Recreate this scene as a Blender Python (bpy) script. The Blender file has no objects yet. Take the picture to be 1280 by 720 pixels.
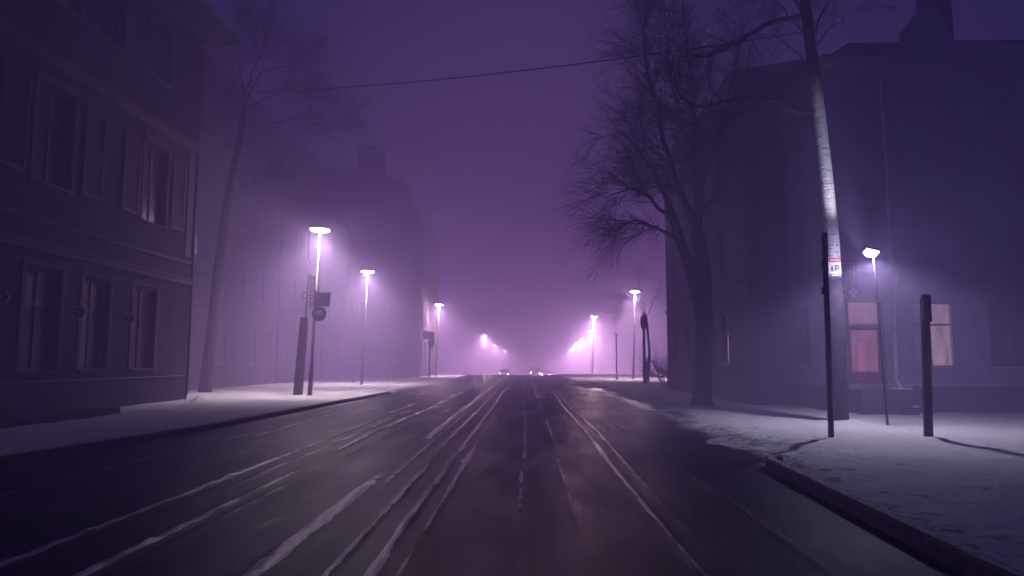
import bpy, math, random
import numpy as np
from mathutils import Vector, Matrix
PI = math.pi
random.seed(11)
scene = bpy.context.scene
col = scene.collection

# ------------------------------------------------------------------ camera maths
F = 880.0
PITCH = math.atan(92/F); YAW = math.atan(17/(F/math.cos(PITCH))); CH = 1.6
def ray(px, py):
    x, y, z = (px-640)/F, (360-py)/F, -1.0
    a = PI/2 + PITCH
    y, z = y*math.cos(a)-z*math.sin(a), y*math.sin(a)+z*math.cos(a)
    c, s = math.cos(YAW), math.sin(YAW)
    return Vector((x*c-y*s, x*s+y*c, z))
def G(px, py, z=0.0):
    r = ray(px, py); t = (z-CH)/r.z
    return Vector((r.x*t, r.y*t, z))
def atY(px, py, y):
    r = ray(px, py); t = y/r.y
    return Vector((r.x*t, y, CH+r.z*t))

# ------------------------------------------------------------------ noise
_rng = np.random.RandomState(5)
_tab = _rng.rand(256, 256)
def vnoise(x, y):
    x = np.asarray(x, float); y = np.asarray(y, float)
    xi = np.floor(x).astype(int); yi = np.floor(y).astype(int)
    xf = x-xi; yf = y-yi
    xf = xf*xf*(3-2*xf); yf = yf*yf*(3-2*yf)
    a = _tab[xi % 256, yi % 256]; b = _tab[(xi+1) % 256, yi % 256]
    c = _tab[xi % 256, (yi+1) % 256]; d = _tab[(xi+1) % 256, (yi+1) % 256]
    return (a*(1-xf)+b*xf)*(1-yf)+(c*(1-xf)+d*xf)*yf
def fbm(x, y, o=4):
    s = 0; a = .5; t = 0
    for k in range(o):
        s = s + a*vnoise(x*2**k+17.3*k, y*2**k+9.1*k); t += a; a *= .5
    return s/t
def sstep(a, b, x):
    t = np.clip((x-a)/(b-a), 0, 1); return t*t*(3-2*t)

# ------------------------------------------------------------------ materials
def mat(name, color, rough=.7, spec=.4, bump=0, bscale=20, vary=0, vscale=3, metal=0, color2=None, stretch=(1,1,1), emit=None, estr=0, thr=(.4,.6)):
    m = bpy.data.materials.new(name); m.use_nodes = True
    nt = m.node_tree; N = nt.nodes; L = nt.links
    b = N['Principled BSDF']
    b.inputs['Base Color'].default_value = (*color, 1)
    b.inputs['Roughness'].default_value = rough
    b.inputs['Specular IOR Level'].default_value = spec
    b.inputs['Metallic'].default_value = metal
    if emit:
        b.inputs['Emission Color'].default_value = (*emit, 1); b.inputs['Emission Strength'].default_value = estr
    if bump or vary or color2:
        g = N.new('ShaderNodeNewGeometry')
        mp = N.new('ShaderNodeMapping'); mp.inputs['Scale'].default_value = stretch
        L.new(g.outputs['Position'], mp.inputs['Vector'])
        if vary or color2:
            n = N.new('ShaderNodeTexNoise'); n.inputs['Scale'].default_value = vscale; n.inputs['Detail'].default_value = 6
            n.inputs['Roughness'].default_value = .65
            L.new(mp.outputs[0], n.inputs['Vector'])
            mr = N.new('ShaderNodeMapRange'); mr.inputs['From Min'].default_value = thr[0]; mr.inputs['From Max'].default_value = thr[1]
            L.new(n.outputs['Fac'], mr.inputs['Value'])
            mx = N.new('ShaderNodeMix'); mx.data_type = 'RGBA'
            c2 = color2 or tuple(c*(1-vary) for c in color)
            mx.inputs['A'].default_value = (*color, 1); mx.inputs['B'].default_value = (*c2, 1)
            L.new(mr.outputs[0], mx.inputs['Factor']); L.new(mx.outputs['Result'], b.inputs['Base Color'])
        if bump:
            n2 = N.new('ShaderNodeTexNoise'); n2.inputs['Scale'].default_value = bscale; n2.inputs['Detail'].default_value = 6
            L.new(mp.outputs[0], n2.inputs['Vector'])
            bp = N.new('ShaderNodeBump'); bp.inputs['Strength'].default_value = bump; bp.inputs['Distance'].default_value = .02
            L.new(n2.outputs['Fac'], bp.inputs['Height']); L.new(bp.outputs[0], b.inputs['Normal'])
    return m
M = {}
M['stuccoA'] = mat('plaster_brown', (.04,.037,.05), .9, .2, .5, 30, .45, 1.3)
M['trimA'] = mat('plaster_moulding', (.13,.12,.135), .85, .2, .4, 40, .4, 3)
M['plinthA'] = mat('plinth_stone', (.03,.03,.034), .85, .3, .6, 12, .5, 2)
M['shutter'] = mat('shutter_wood', (.10,.08,.08), .7, .3, .4, 30, .4, 5, stretch=(1,1,.1))
M['frame'] = mat('window_frame_paint', (.26,.25,.29), .5, .4, .2, 40, .3, 6)
M['framedark'] = mat('window_frame_dark', (.10,.085,.09), .5, .4, .2, 40, .3, 6)
M['glass'] = mat('window_glass', (.012,.012,.02), .32, .3)
M['curtain'] = mat('curtain_cloth', (.45,.42,.5), .9, .2, .5, 20, .4, 20, stretch=(12,12,.3))
M['stuccoB'] = mat('plaster_grey', (.085,.08,.09), .9, .2, .4, 20, .3, 1)
M['stuccoR'] = mat('plaster_pale', (.27,.25,.36), .92, .2, .7, 22, .38, .9, thr=(.35,.7))
M['stuccoT'] = mat('plaster_dark', (.06,.057,.068), .92, .2, .6, 22, .38, .9, thr=(.35,.7))
M['frameA'] = mat('window_frame_brown', (.11,.10,.12), .5, .4, .2, 40, .3, 6)
M['plinthR'] = mat('plinth_render', (.075,.07,.085), .85, .3, .6, 15, .4, 2)
M['roof'] = mat('roof_tiles', (.045,.04,.045), .7, .4, .8, 8, .4, 2)
M['chimney'] = mat('chimney_brick', (.10,.07,.065), .85, .3, .7, 15, .4, 4)
M['metal'] = mat('dark_metal', (.03,.03,.035), .45, .5, .15, 40, .4, 6, metal=.4)
M['polemetal'] = mat('galvanised_metal', (.13,.125,.14), .5, .5, .15, 40, .4, 6, metal=.5)
M['pipe'] = mat('zinc_pipe', (.55,.53,.58), .5, .5, .2, 30, .35, 5, metal=.3)
M['wood'] = mat('weathered_post_wood', (.05,.042,.042), .9, .2, 1, 20, .5, 5, stretch=(3,3,.4))
M['bark'] = mat('bark_dark', (.045,.038,.04), .95, .15, 1, 14, .5, 4, stretch=(3,3,.6))
M['signface'] = mat('sign_dark_enamel', (.05,.035,.05), .4, .5, .1, 30, .2, 5)
M['signred'] = mat('sign_red_enamel', (.42,.03,.08), .4, .5)
M['signwhite'] = mat('sign_white_enamel', (.75,.73,.76), .4, .5, 0, 10, .15, 20)
M['signblue'] = mat('sign_violet_enamel', (.075,.055,.13), .4, .5, 0, 10, .15, 20)
M['doorwood'] = mat('door_red_paint', (.22,.045,.06), .45, .4, .2, 30, .35, 5, stretch=(3,3,.5))
M['kerb'] = mat('kerb_granite', (.10,.095,.10), .75, .4, .8, 40, .5, 6)
M['concrete'] = mat('step_concrete', (.13,.12,.13), .85, .3, .6, 25, .4, 4)
M['rubber'] = mat('tyre_rubber', (.02,.02,.02), .8, .3)
M['carpaint'] = mat('car_paint', (.06,.06,.07), .25, .6)
M['wire'] = mat('cable_black', (.01,.01,.012), .6, .3)

def emat(name, c, s, noise=0):
    m = bpy.data.materials.new(name); m.use_nodes = True
    N = m.node_tree.nodes; L = m.node_tree.links; b = N['Principled BSDF']
    b.inputs['Base Color'].default_value = (.1,.09,.1,1); b.inputs['Roughness'].default_value = .15
    b.inputs['Emission Color'].default_value = (*c, 1); b.inputs['Emission Strength'].default_value = s
    if noise:
        g = N.new('ShaderNodeNewGeometry'); mp = N.new('ShaderNodeMapping'); mp.inputs['Scale'].default_value = (5, 5, .9)
        n = N.new('ShaderNodeTexNoise'); n.inputs['Scale'].default_value = 1.3; n.inputs['Detail'].default_value = 3
        mr = N.new('ShaderNodeMapRange'); mr.inputs['From Min'].default_value = .3; mr.inputs['From Max'].default_value = .7
        mr.inputs['To Min'].default_value = s*(1-noise); mr.inputs['To Max'].default_value = s*(1+noise)
        L.new(g.outputs['Position'], mp.inputs['Vector']); L.new(mp.outputs[0], n.inputs['Vector'])
        L.new(n.outputs['Fac'], mr.inputs['Value']); L.new(mr.outputs[0], b.inputs['Emission Strength'])
    return m
M['lens'] = emat('lamp_lens', (1, .93, .98), 90)
M['lensfar'] = emat('lamp_lens_far', (1, .82, .93), 1500)
M['flood'] = emat('flood_lens', (1, .93, 1), 50)
M['headlight'] = emat('headlight_lens', (1, .80, .85), 110)
M['litdoor'] = emat('lit_door_glass', (.66, .20, .34), .40, .4)
M['litdoortop'] = emat('lit_transom_glass', (.62, .30, .44), .46, .3)
M['litwin'] = emat('lit_window_glass', (.62, .38, .48), .50, .45)
M['litwindim'] = emat('dim_window_glass', (.35, .25, .50), .06, .4)
M['litslit'] = emat('curtain_gap_light', (1, .66, .62), 1.6)

# birch bark with black marks; lamplit stretch painted white, darker foot and top
def birch():
    m = bpy.data.materials.new('birch_bark'); m.use_nodes = True
    N = m.node_tree.nodes; L = m.node_tree.links; b = N['Principled BSDF']; b.inputs['Roughness'].default_value = .85; b.inputs['Specular IOR Level'].default_value = .08
    g = N.new('ShaderNodeNewGeometry'); sp = N.new('ShaderNodeSeparateXYZ'); L.new(g.outputs['Position'], sp.inputs[0])
    n1 = N.new('ShaderNodeTexNoise'); n1.inputs['Scale'].default_value = 6; n1.inputs['Detail'].default_value = 6
    mp = N.new('ShaderNodeMapping'); mp.inputs['Scale'].default_value = (1.2, 1.2, 5); L.new(g.outputs['Position'], mp.inputs['Vector'])
    n2 = N.new('ShaderNodeTexNoise'); n2.inputs['Scale'].default_value = 3.5; n2.inputs['Detail'].default_value = 5; L.new(mp.outputs[0], n2.inputs['Vector'])
    L.new(g.outputs['Position'], n1.inputs['Vector'])
    # height mask with noisy edge
    ad = N.new('ShaderNodeMath'); ad.operation = 'MULTIPLY_ADD'; ad.inputs[1].default_value = 1.2; L.new(n1.outputs['Fac'], ad.inputs[0]); L.new(sp.outputs['Z'], ad.inputs[2])
    up = N.new('ShaderNodeMapRange'); up.inputs['From Min'].default_value = 4.3; up.inputs['From Max'].default_value = 4.9; L.new(ad.outputs[0], up.inputs['Value'])
    top = N.new('ShaderNodeMapRange'); top.inputs['From Min'].default_value = 8.9; top.inputs['From Max'].default_value = 9.6; top.inputs['To Min'].default_value = 1; top.inputs['To Max'].default_value = 0
    L.new(ad.outputs[0], top.inputs['Value'])
    mk = N.new('ShaderNodeMapRange'); mk.inputs['From Min'].default_value = .60; mk.inputs['From Max'].default_value = .66; mk.inputs['To Min'].default_value = 1; mk.inputs['To Max'].default_value = .05
    L.new(n2.outputs['Fac'], mk.inputs['Value'])
    a = N.new('ShaderNodeMath'); a.operation = 'MULTIPLY'; L.new(up.outputs[0], a.inputs[0]); L.new(top.outputs[0], a.inputs[1])
    a2 = N.new('ShaderNodeMath'); a2.operation = 'MULTIPLY'; L.new(a.outputs[0], a2.inputs[0]); L.new(mk.outputs[0], a2.inputs[1])
    mx = N.new('ShaderNodeMix'); mx.data_type = 'RGBA'; mx.inputs['A'].default_value = (.022,.019,.024,1); mx.inputs['B'].default_value = (.74,.72,.74,1)
    L.new(a2.outputs[0], mx.inputs['Factor']); L.new(mx.outputs['Result'], b.inputs['Base Color'])
    bp = N.new('ShaderNodeBump'); bp.inputs['Strength'].default_value = .9; bp.inputs['Distance'].default_value = .03
    L.new(n2.outputs['Fac'], bp.inputs['Height']); L.new(bp.outputs[0], b.inputs['Normal'])
    return m
M['birch'] = birch()

def snow_mat():
    m = bpy.data.materials.new('trodden_snow'); m.use_nodes = True
    N = m.node_tree.nodes; L = m.node_tree.links; b = N['Principled BSDF']
    b.inputs['Roughness'].default_value = .75; b.inputs['Specular IOR Level'].default_value = .3
    g = N.new('ShaderNodeNewGeometry')
    at = N.new('ShaderNodeAttribute'); at.attribute_name = 'dirt_shade'
    n = N.new('ShaderNodeTexNoise'); n.inputs['Scale'].default_value = 9; n.inputs['Detail'].default_value = 8; n.inputs['Roughness'].default_value = .7
    L.new(g.outputs['Position'], n.inputs['Vector'])
    ad = N.new('ShaderNodeMath'); ad.operation = 'ADD'; L.new(at.outputs['Fac'], ad.inputs[0]); L.new(n.outputs['Fac'], ad.inputs[1])
    mr = N.new('ShaderNodeMapRange'); mr.inputs['From Min'].default_value = .62; mr.inputs['From Max'].default_value = 1.0
    L.new(ad.outputs[0], mr.inputs['Value'])
    mx = N.new('ShaderNodeMix'); mx.data_type = 'RGBA'; mx.inputs['A'].default_value = (.60,.59,.63,1); mx.inputs['B'].default_value = (.06,.055,.06,1)
    L.new(mr.outputs[0], mx.inputs['Factor']); L.new(mx.outputs['Result'], b.inputs['Base Color'])
    mpS = N.new('ShaderNodeMapping'); mpS.inputs['Scale'].default_value = (1, .8, 1); L.new(g.outputs['Position'], mpS.inputs['Vector'])
    sN = N.new('ShaderNodeTexNoise'); sN.inputs['Scale'].default_value = 5.5; sN.inputs['Detail'].default_value = 3; L.new(mpS.outputs[0], sN.inputs['Vector'])
    sa = N.new('ShaderNodeMath'); sa.operation='MULTIPLY_ADD'; sa.inputs[1].default_value=.55; L.new(at.outputs['Fac'], sa.inputs[0]); L.new(sN.outputs['Fac'], sa.inputs[2])
    sr = N.new('ShaderNodeMapRange'); sr.inputs['From Min'].default_value=.66; sr.inputs['From Max'].default_value=.72; sr.inputs['To Max'].default_value=.75; L.new(sa.outputs[0], sr.inputs['Value'])
    mx2 = N.new('ShaderNodeMix'); mx2.data_type='RGBA'; mx2.inputs['B'].default_value=(.07,.06,.06,1); L.new(mx.outputs['Result'], mx2.inputs['A']); L.new(sr.outputs[0], mx2.inputs['Factor']); L.new(mx2.outputs['Result'], b.inputs['Base Color'])
    n2 = N.new('ShaderNodeTexNoise'); n2.inputs['Scale'].default_value = 11; n2.inputs['Detail'].default_value = 6; n2.inputs['Roughness'].default_value = .65
    L.new(g.outputs['Position'], n2.inputs['Vector'])
    bp = N.new('ShaderNodeBump'); bp.inputs['Strength'].default_value = 1; bp.inputs['Distance'].default_value = .05
    L.new(n2.outputs['Fac'], bp.inputs['Height']); L.new(bp.outputs[0], b.inputs['Normal'])
    return m
M['snow'] = snow_mat()
M['snowplain'] = mat('thin_snow', (.6,.59,.62), .8, .3, .5, 30, .35, 8)

def road_mat():
    m = bpy.data.materials.new('wet_asphalt_with_slush'); m.use_nodes = True
    N = m.node_tree.nodes; L = m.node_tree.links; b = N['Principled BSDF']
    g = N.new('ShaderNodeNewGeometry')
    at = N.new('ShaderNodeAttribute'); at.attribute_name = 'slush'
    mp = N.new('ShaderNodeMapping'); mp.inputs['Scale'].default_value = (9, .06, 1); L.new(g.outputs['Position'], mp.inputs['Vector'])
    ns = N.new('ShaderNodeTexNoise'); ns.inputs['Scale'].default_value = 1.2; ns.inputs['Detail'].default_value = 8; ns.inputs['Roughness'].default_value = .6
    L.new(mp.outputs[0], ns.inputs['Vector'])
    nf = N.new('ShaderNodeTexNoise'); nf.inputs['Scale'].default_value = 38; nf.inputs['Detail'].default_value = 5; nf.inputs['Roughness'].default_value=.7
    L.new(g.outputs['Position'], nf.inputs['Vector'])
    np_ = N.new('ShaderNodeTexNoise'); np_.inputs['Scale'].default_value = .9; np_.inputs['Detail'].default_value = 7; np_.inputs['Roughness'].default_value = .65
    mp2 = N.new('ShaderNodeMapping'); mp2.inputs['Scale'].default_value = (1.6, .42, 1); L.new(g.outputs['Position'], mp2.inputs['Vector']); L.new(mp2.outputs[0], np_.inputs['Vector'])
    # slush factor = attr + streak + grain
    a = N.new('ShaderNodeMath'); a.operation = 'MULTIPLY_ADD'; a.inputs[1].default_value = .34; L.new(ns.outputs['Fac'], a.inputs[0]); a0 = N.new('ShaderNodeMath'); a0.operation='MULTIPLY_ADD'; a0.inputs[1].default_value=.24; L.new(np_.outputs['Fac'], a0.inputs[0]); L.new(at.outputs['Fac'], a0.inputs[2]); L.new(a0.outputs[0], a.inputs[2])
    a2 = N.new('ShaderNodeMath'); a2.operation = 'MULTIPLY_ADD'; a2.inputs[1].default_value = .80; L.new(nf.outputs['Fac'], a2.inputs[0]); L.new(a.outputs[0], a2.inputs[2])
    mr = N.new('ShaderNodeMapRange'); mr.inputs['From Min'].default_value = .93; mr.inputs['From Max'].default_value = 1.22; L.new(a2.outputs[0], mr.inputs['Value'])
    mx = N.new('ShaderNodeMix'); mx.data_type = 'RGBA'; mx.inputs['A'].default_value = (.008,.009,.016,1); mx.inputs['B'].default_value = (.42,.415,.44,1)
    L.new(mr.outputs[0], mx.inputs['Factor']); L.new(mx.outputs['Result'], b.inputs['Base Color'])
    rr = N.new('ShaderNodeMapRange'); rr.inputs['From Min'].default_value = .35; rr.inputs['From Max'].default_value = .65
    rr.inputs['To Min'].default_value = .33; rr.inputs['To Max'].default_value = .46; L.new(np_.outputs['Fac'], rr.inputs['Value'])
    rm = N.new('ShaderNodeMix'); rm.data_type = 'FLOAT'; rm.inputs['B'].default_value = .27; L.new(rr.outputs[0], rm.inputs['A']); L.new(mr.outputs[0], rm.inputs['Factor'])
    L.new(rm.outputs[0], b.inputs['Roughness']); sm = N.new('ShaderNodeMapRange'); sm.inputs['To Min'].default_value = .06; sm.inputs['To Max'].default_value = .75; L.new(mr.outputs[0], sm.inputs['Value']); L.new(sm.outputs[0], b.inputs['Specular IOR Level'])
    hh = N.new('ShaderNodeMath'); hh.operation = 'MULTIPLY_ADD'; hh.inputs[1].default_value = 1.0; L.new(nf.outputs['Fac'], hh.inputs[0]); hs = N.new('ShaderNodeMath'); hs.operation='MULTIPLY'; hs.inputs[1].default_value=.25; L.new(ns.outputs['Fac'], hs.inputs[0]); L.new(hs.outputs[0], hh.inputs[2])
    bp = N.new('ShaderNodeBump'); bp.inputs['Strength'].default_value = .7; bp.inputs['Distance'].default_value = .012
    L.new(hh.outputs[0], bp.inputs['Height']); L.new(bp.outputs[0], b.inputs['Normal'])
    return m
M['road'] = road_mat()

def frosted(m, lo, hi):
    N = m.node_tree.nodes; L = m.node_tree.links; b = N['Principled BSDF']; old = b.inputs['Base Color'].links[0].from_socket
    g = N.new('ShaderNodeNewGeometry'); sp = N.new('ShaderNodeSeparateXYZ'); L.new(g.outputs['True Normal'], sp.inputs[0])
    n = N.new('ShaderNodeTexNoise'); n.inputs['Scale'].default_value = 16; n.inputs['Detail'].default_value = 6; L.new(g.outputs['Position'], n.inputs['Vector'])
    ma = N.new('ShaderNodeMath'); ma.operation = 'MULTIPLY_ADD'; ma.inputs[1].default_value = .6; L.new(n.outputs['Fac'], ma.inputs[0]); L.new(sp.outputs['Z'], ma.inputs[2])
    mr = N.new('ShaderNodeMapRange'); mr.inputs['From Min'].default_value = lo; mr.inputs['From Max'].default_value = hi; L.new(ma.outputs[0], mr.inputs['Value'])
    mx = N.new('ShaderNodeMix'); mx.data_type = 'RGBA'; mx.inputs['B'].default_value = (.55,.54,.57,1); L.new(old, mx.inputs['A']); L.new(mr.outputs[0], mx.inputs['Factor'])
    L.new(mx.outputs['Result'], b.inputs['Base Color'])
frosted(M['kerb'], 1.16, 1.36); frosted(M['bark'], .95, 1.25)
# ------------------------------------------------------------------ mesh builder
WO = {}   # world origin of every object
def link(o, parent=None):
    col.objects.link(o)
    if parent: o.parent = parent
class MB:
    def __init__(s): s.v = []; s.f = []
    def add(s, vs, fs):
        n = len(s.v); s.v += [tuple(v) for v in vs]; s.f += [tuple(i+n for i in f) for f in fs]
    def box(s, a, b, bev=0):
        x0,y0,z0 = a; x1,y1,z1 = b
        s.add([(x0,y0,z0),(x1,y0,z0),(x1,y1,z0),(x0,y1,z0),(x0,y0,z1),(x1,y0,z1),(x1,y1,z1),(x0,y1,z1)],
              [(0,3,2,1),(4,5,6,7),(0,1,5,4),(1,2,6,5),(2,3,7,6),(3,0,4,7)])
    def fbox(s, fr, u0,u1,z0,z1,d0,d1):
        P = [fr(u,z,d) for z in (z0,z1) for (u,d) in ((u0,d0),(u1,d0),(u1,d1),(u0,d1))]
        s.add(P, [(0,3,2,1),(4,5,6,7),(0,1,5,4),(1,2,6,5),(2,3,7,6),(3,0,4,7)])
    def prism(s, pts, off):
        n = len(pts); off = Vector(off)
        s.add([Vector(p) for p in pts]+[Vector(p)+off for p in pts],
              [tuple(range(n)), tuple(reversed(range(n, 2*n)))]+[(i,(i+1)%n,n+(i+1)%n,n+i) for i in range(n)])
    def tube(s, pts, rad, sides=8, cap=True):
        pts = [Vector(p) for p in pts]
        if not isinstance(rad, (list, tuple)): rad = [rad]*len(pts)
        t = (pts[1]-pts[0]).normalized()
        up = Vector((0,0,1)) if abs(t.z) < .9 else Vector((1,0,0))
        a = t.cross(up).normalized(); base = len(s.v); n = len(pts)
        for i, p in enumerate(pts):
            t = (pts[min(i+1,n-1)]-pts[max(i-1,0)]).normalized()
            a = (a-t*a.dot(t)).normalized(); b = t.cross(a); r = rad[i]
            for k in range(sides):
                w = 2*PI*k/sides
                q = p+a*(math.cos(w)*r)+b*(math.sin(w)*r); s.v.append((q.x,q.y,q.z))
        for i in range(n-1):
            for k in range(sides):
                k2 = (k+1)%sides
                s.f.append((base+i*sides+k, base+i*sides+k2, base+(i+1)*sides+k2, base+(i+1)*sides+k))
        if cap:
            s.f.append(tuple(base+k for k in reversed(range(sides)))); s.f.append(tuple(base+(n-1)*sides+k for k in range(sides)))
    def lathe(s, c, prof, seg=24):   # prof: (r,z)
        base = len(s.v); n = len(prof)
        for r, z in prof:
            for k in range(seg):
                w = 2*PI*k/seg; s.v.append((c[0]+r*math.cos(w), c[1]+r*math.sin(w), c[2]+z))
        for i in range(n-1):
            for k in range(seg):
                k2 = (k+1)%seg; s.f.append((base+i*seg+k, base+i*seg+k2, base+(i+1)*seg+k2, base+(i+1)*seg+k))
        s.f.append(tuple(base+k for k in reversed(range(seg)))); s.f.append(tuple(base+(n-1)*seg+k for k in range(seg)))
    def build(s, name, m, parent=None, origin=None, smooth=False, bevel=0):
        if parent is not None: o0 = WO[parent.name]
        else: o0 = Vector(origin) if origin is not None else Vector((0,0,0))
        me = bpy.data.meshes.new(name)
        me.from_pydata([(v[0]-o0.x, v[1]-o0.y, v[2]-o0.z) for v in s.v], [], s.f)
        me.materials.append(m)
        if smooth: me.polygons.foreach_set('use_smooth', [True]*len(me.polygons))
        o = bpy.data.objects.new(name, me); link(o, parent)
        if parent is None: o.location = o0
        if bevel:
            bm = o.modifiers.new('bevel', 'BEVEL'); bm.width = bevel; bm.segments = 2; bm.limit_method = 'ANGLE'
        WO[o.name] = o0
        return o
def tag(o, label=None, cat=None, group=None, kind=None):
    if label: o['label'] = label
    if cat: o['category'] = cat
    if group: o['group'] = group
    if kind: o['kind'] = kind
    return o
def empty(name, loc, label, cat, group=None):
    o = bpy.data.objects.new(name, None); o.empty_display_size = .3; link(o); o.location = loc
    WO[o.name] = Vector(loc); return tag(o, label, cat, group)
def copy_tree(o, parent=None):
    c = o.copy(); col.objects.link(c); c.parent = parent
    for ch in [x for x in bpy.data.objects if x.parent == o]: copy_tree(ch, c)
    return c
def frame(origin, u, n):
    o = Vector(origin); u = Vector(u); n = Vector(n)
    return lambda a, z, d: Vector((o.x+u.x*a+n.x*d, o.y+u.y*a+n.y*d, z))

# ------------------------------------------------------------------ walls and windows
def wall_holes(mb, fr, u0,u1,z0,z1, holes, depth=.22):
    us = sorted({u0,u1,*[h[0] for h in holes],*[h[1] for h in holes]}); zs = sorted({z0,z1,*[h[2] for h in holes],*[h[3] for h in holes]})
    for i in range(len(us)-1):
        for j in range(len(zs)-1):
            cu, cz = (us[i]+us[i+1])/2, (zs[j]+zs[j+1])/2
            if any(h[0]<cu<h[1] and h[2]<cz<h[3] for h in holes): continue
            mb.add([fr(us[i],zs[j],0),fr(us[i+1],zs[j],0),fr(us[i+1],zs[j+1],0),fr(us[i],zs[j+1],0)], [(0,1,2,3)])
    for a,b,c,d in holes:
        for q in ([(a,c),(a,d)],[(b,c),(b,d)],[(a,c),(b,c)],[(a,d),(b,d)]):
            p0,p1 = q; mb.add([fr(*p0,0),fr(*p1,0),fr(*p1,-depth),fr(*p0,-depth)], [(0,1,2,3)])
def window(root, fr, u0,u1,z0,z1, depth=.22, fm='frame', gm='glass', cols=2, tr=.68, sill=True, sillm=None, w=.06, mull=None):
    mb = MB(); d0, d1 = -depth+.02, -depth+.09
    mb.fbox(fr,u0,u1,z0,z0+w,d0,d1); mb.fbox(fr,u0,u1,z1-w,z1,d0,d1)
    mb.fbox(fr,u0,u0+w,z0+w,z1-w,d0,d1); mb.fbox(fr,u1-w,u1,z0+w,z1-w,d0,d1)
    zt = z0+(z1-z0)*tr
    if tr: mb.fbox(fr,u0+w,u1-w,zt-w/2,zt+w/2,d0,d1+.012)
    cuts = [mull] if mull else [k/cols for k in range(1,cols)]
    for c in cuts:
        uc = u0+(u1-u0)*c
        mb.fbox(fr,uc-w/2,uc+w/2,z0+w,(zt-w/2) if tr else z1-w,d0,d1+.005)
        if tr: mb.fbox(fr,uc-w/2,uc+w/2,zt+w/2,z1-w,d0,d1+.005)
    o = mb.build('window', M[fm], root)
    g = MB(); g.fbox(fr,u0,u1,z0,z1,d0-.06,d0+.03); g.build('pane', M[gm], o)
    if sill:
        s = MB(); s.fbox(fr,u0-.08,u1+.08,z0-.07,z0-.003,-.05,.11); s.build('sill', M[sillm or fm], o)
    return o
def strip(mb, fr, u0,u1,z,h,d): 
    mb.fbox(fr,u0,u1,z-h/2,z+h/2,.001,d); mb.fbox(fr,u0,u1,z+h/2+.001,z+h/2+h*.35,.001,d*1.5)

# ============================================================== LEFT NEAR BUILDING
AX = -13.5; Y0, Y1 = 3.0, 27.9
rA = empty('apartment_house', (AX-6, 15, 0), 'dark brown plastered three-storey house with shutters at the left edge of the photo', 'building')
fA = frame((AX,0,0),(0,1,0),(1,0,0))
gw = [(18.6,20.1,1.35,4.15),(21.1,22.5,1.35,4.15),(23.9,25.4,1.35,4.15),(13.2,14.7,1.35,4.15),(8.0,9.5,1.35,4.15)]
g_door = (15.8,17.2,.45,3.6)
f1 = [(18.6,20.2,6.6,9.4),(24.1,25.7,6.6,9.4),(13.2,14.8,6.6,9.4),(7.8,9.4,6.6,9.4)]
f2 = [(18.6,20.2,12.0,14.35),(24.1,25.6,12.0,14.35),(21.0,22.5,12.0,14.35),(13.2,14.8,12.0,14.35),(7.8,9.4,12.0,14.35)]
mb = MB(); wall_holes(mb, fA, Y0,Y1,1.0,15.3, gw[:]+f1+f2+[(15.8,17.2,1.0,3.6)], .26)
mb.add([(AX,Y1,1.0),(AX-12,Y1,1.0),(AX-12,Y1,15.3),(AX,Y1,15.3)],[(0,1,2,3)])
mb.add([(AX,Y0,1.0),(AX-12,Y0,1.0),(AX-12,Y0,15.3),(AX,Y0,15.3)],[(0,3,2,1)])
mb.add([(AX-12,Y0,1.0),(AX-12,Y1,1.0),(AX-12,Y1,15.3),(AX-12,Y0,15.3)],[(0,3,2,1)])
mb.build('wall', M['stuccoA'], rA)
mb = MB(); mb.box((AX-12.05,Y0-.05,-.1),(AX-.3,Y1+.06,1.0)); mb.fbox(fA,Y0-.05,15.8,-.1,1.0,-.3,.06); mb.fbox(fA,17.2,Y1+.06,-.1,1.0,-.3,.06)
mb.fbox(fA,Y0-.05,15.8,1.001,1.05,-.1,.10); mb.fbox(fA,17.2,Y1+.06,1.001,1.05,-.1,.10)
mb.build('plinth', M['plinthA'], rA)
mb = MB()
strip(mb,fA,Y0,Y1+.05,4.72,.16,.12); strip(mb,fA,Y0,Y1+.05,5.5,.10,.08); strip(mb,fA,Y0,Y1+.05,10.15,.2,.16)
strip(mb,fA,Y0,Y1+.05,14.9,.25,.2)
for k,(a,b,c,d) in enumerate(f1+f2):
    mb.fbox(fA,a-.14,a-.002,c-.1,d+.1,.001,.045); mb.fbox(fA,b+.002,b+.14,c-.1,d+.1,.001,.045); mb.fbox(fA,a-.14,b+.14,d+.101,d+.26,.001,.09)
for a,b,c,d in gw:
    mb.fbox(fA,a-.14,a-.002,c,d+.1,.001,.04); mb.fbox(fA,b+.002,b+.14,c,d+.1,.001,.04); mb.fbox(fA,a-.2,b+.2,d+.101,d+.2,.001,.08)
for a in (3.3, 11.2, 27.3):                      # flat corner strips
    mb.fbox(fA,a,a+.5,5.75,9.9,.001,.05)
mb.build('moulding', M['trimA'], rA)
mb = MB(); mb.fbox(fA,Y0,Y1,1.052,1.064,.003,.09)
for z,h,d in ((4.72,.16,.12),(10.15,.2,.16)): mb.fbox(fA,Y0,Y1,z+h*.85+.003,z+h*.85+.014,.003,d*1.4)
mb.build('ledge_frost', M['snowplain'], rA)
for k,w in enumerate(gw): window(rA,fA,*w,depth=.26,fm='framedark',gm='glass',tr=.66,sillm='trimA')
for w in f1+f2: window(rA,fA,*w,depth=.26,fm='frameA',gm='glass',tr=.66,sillm='trimA')
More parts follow.
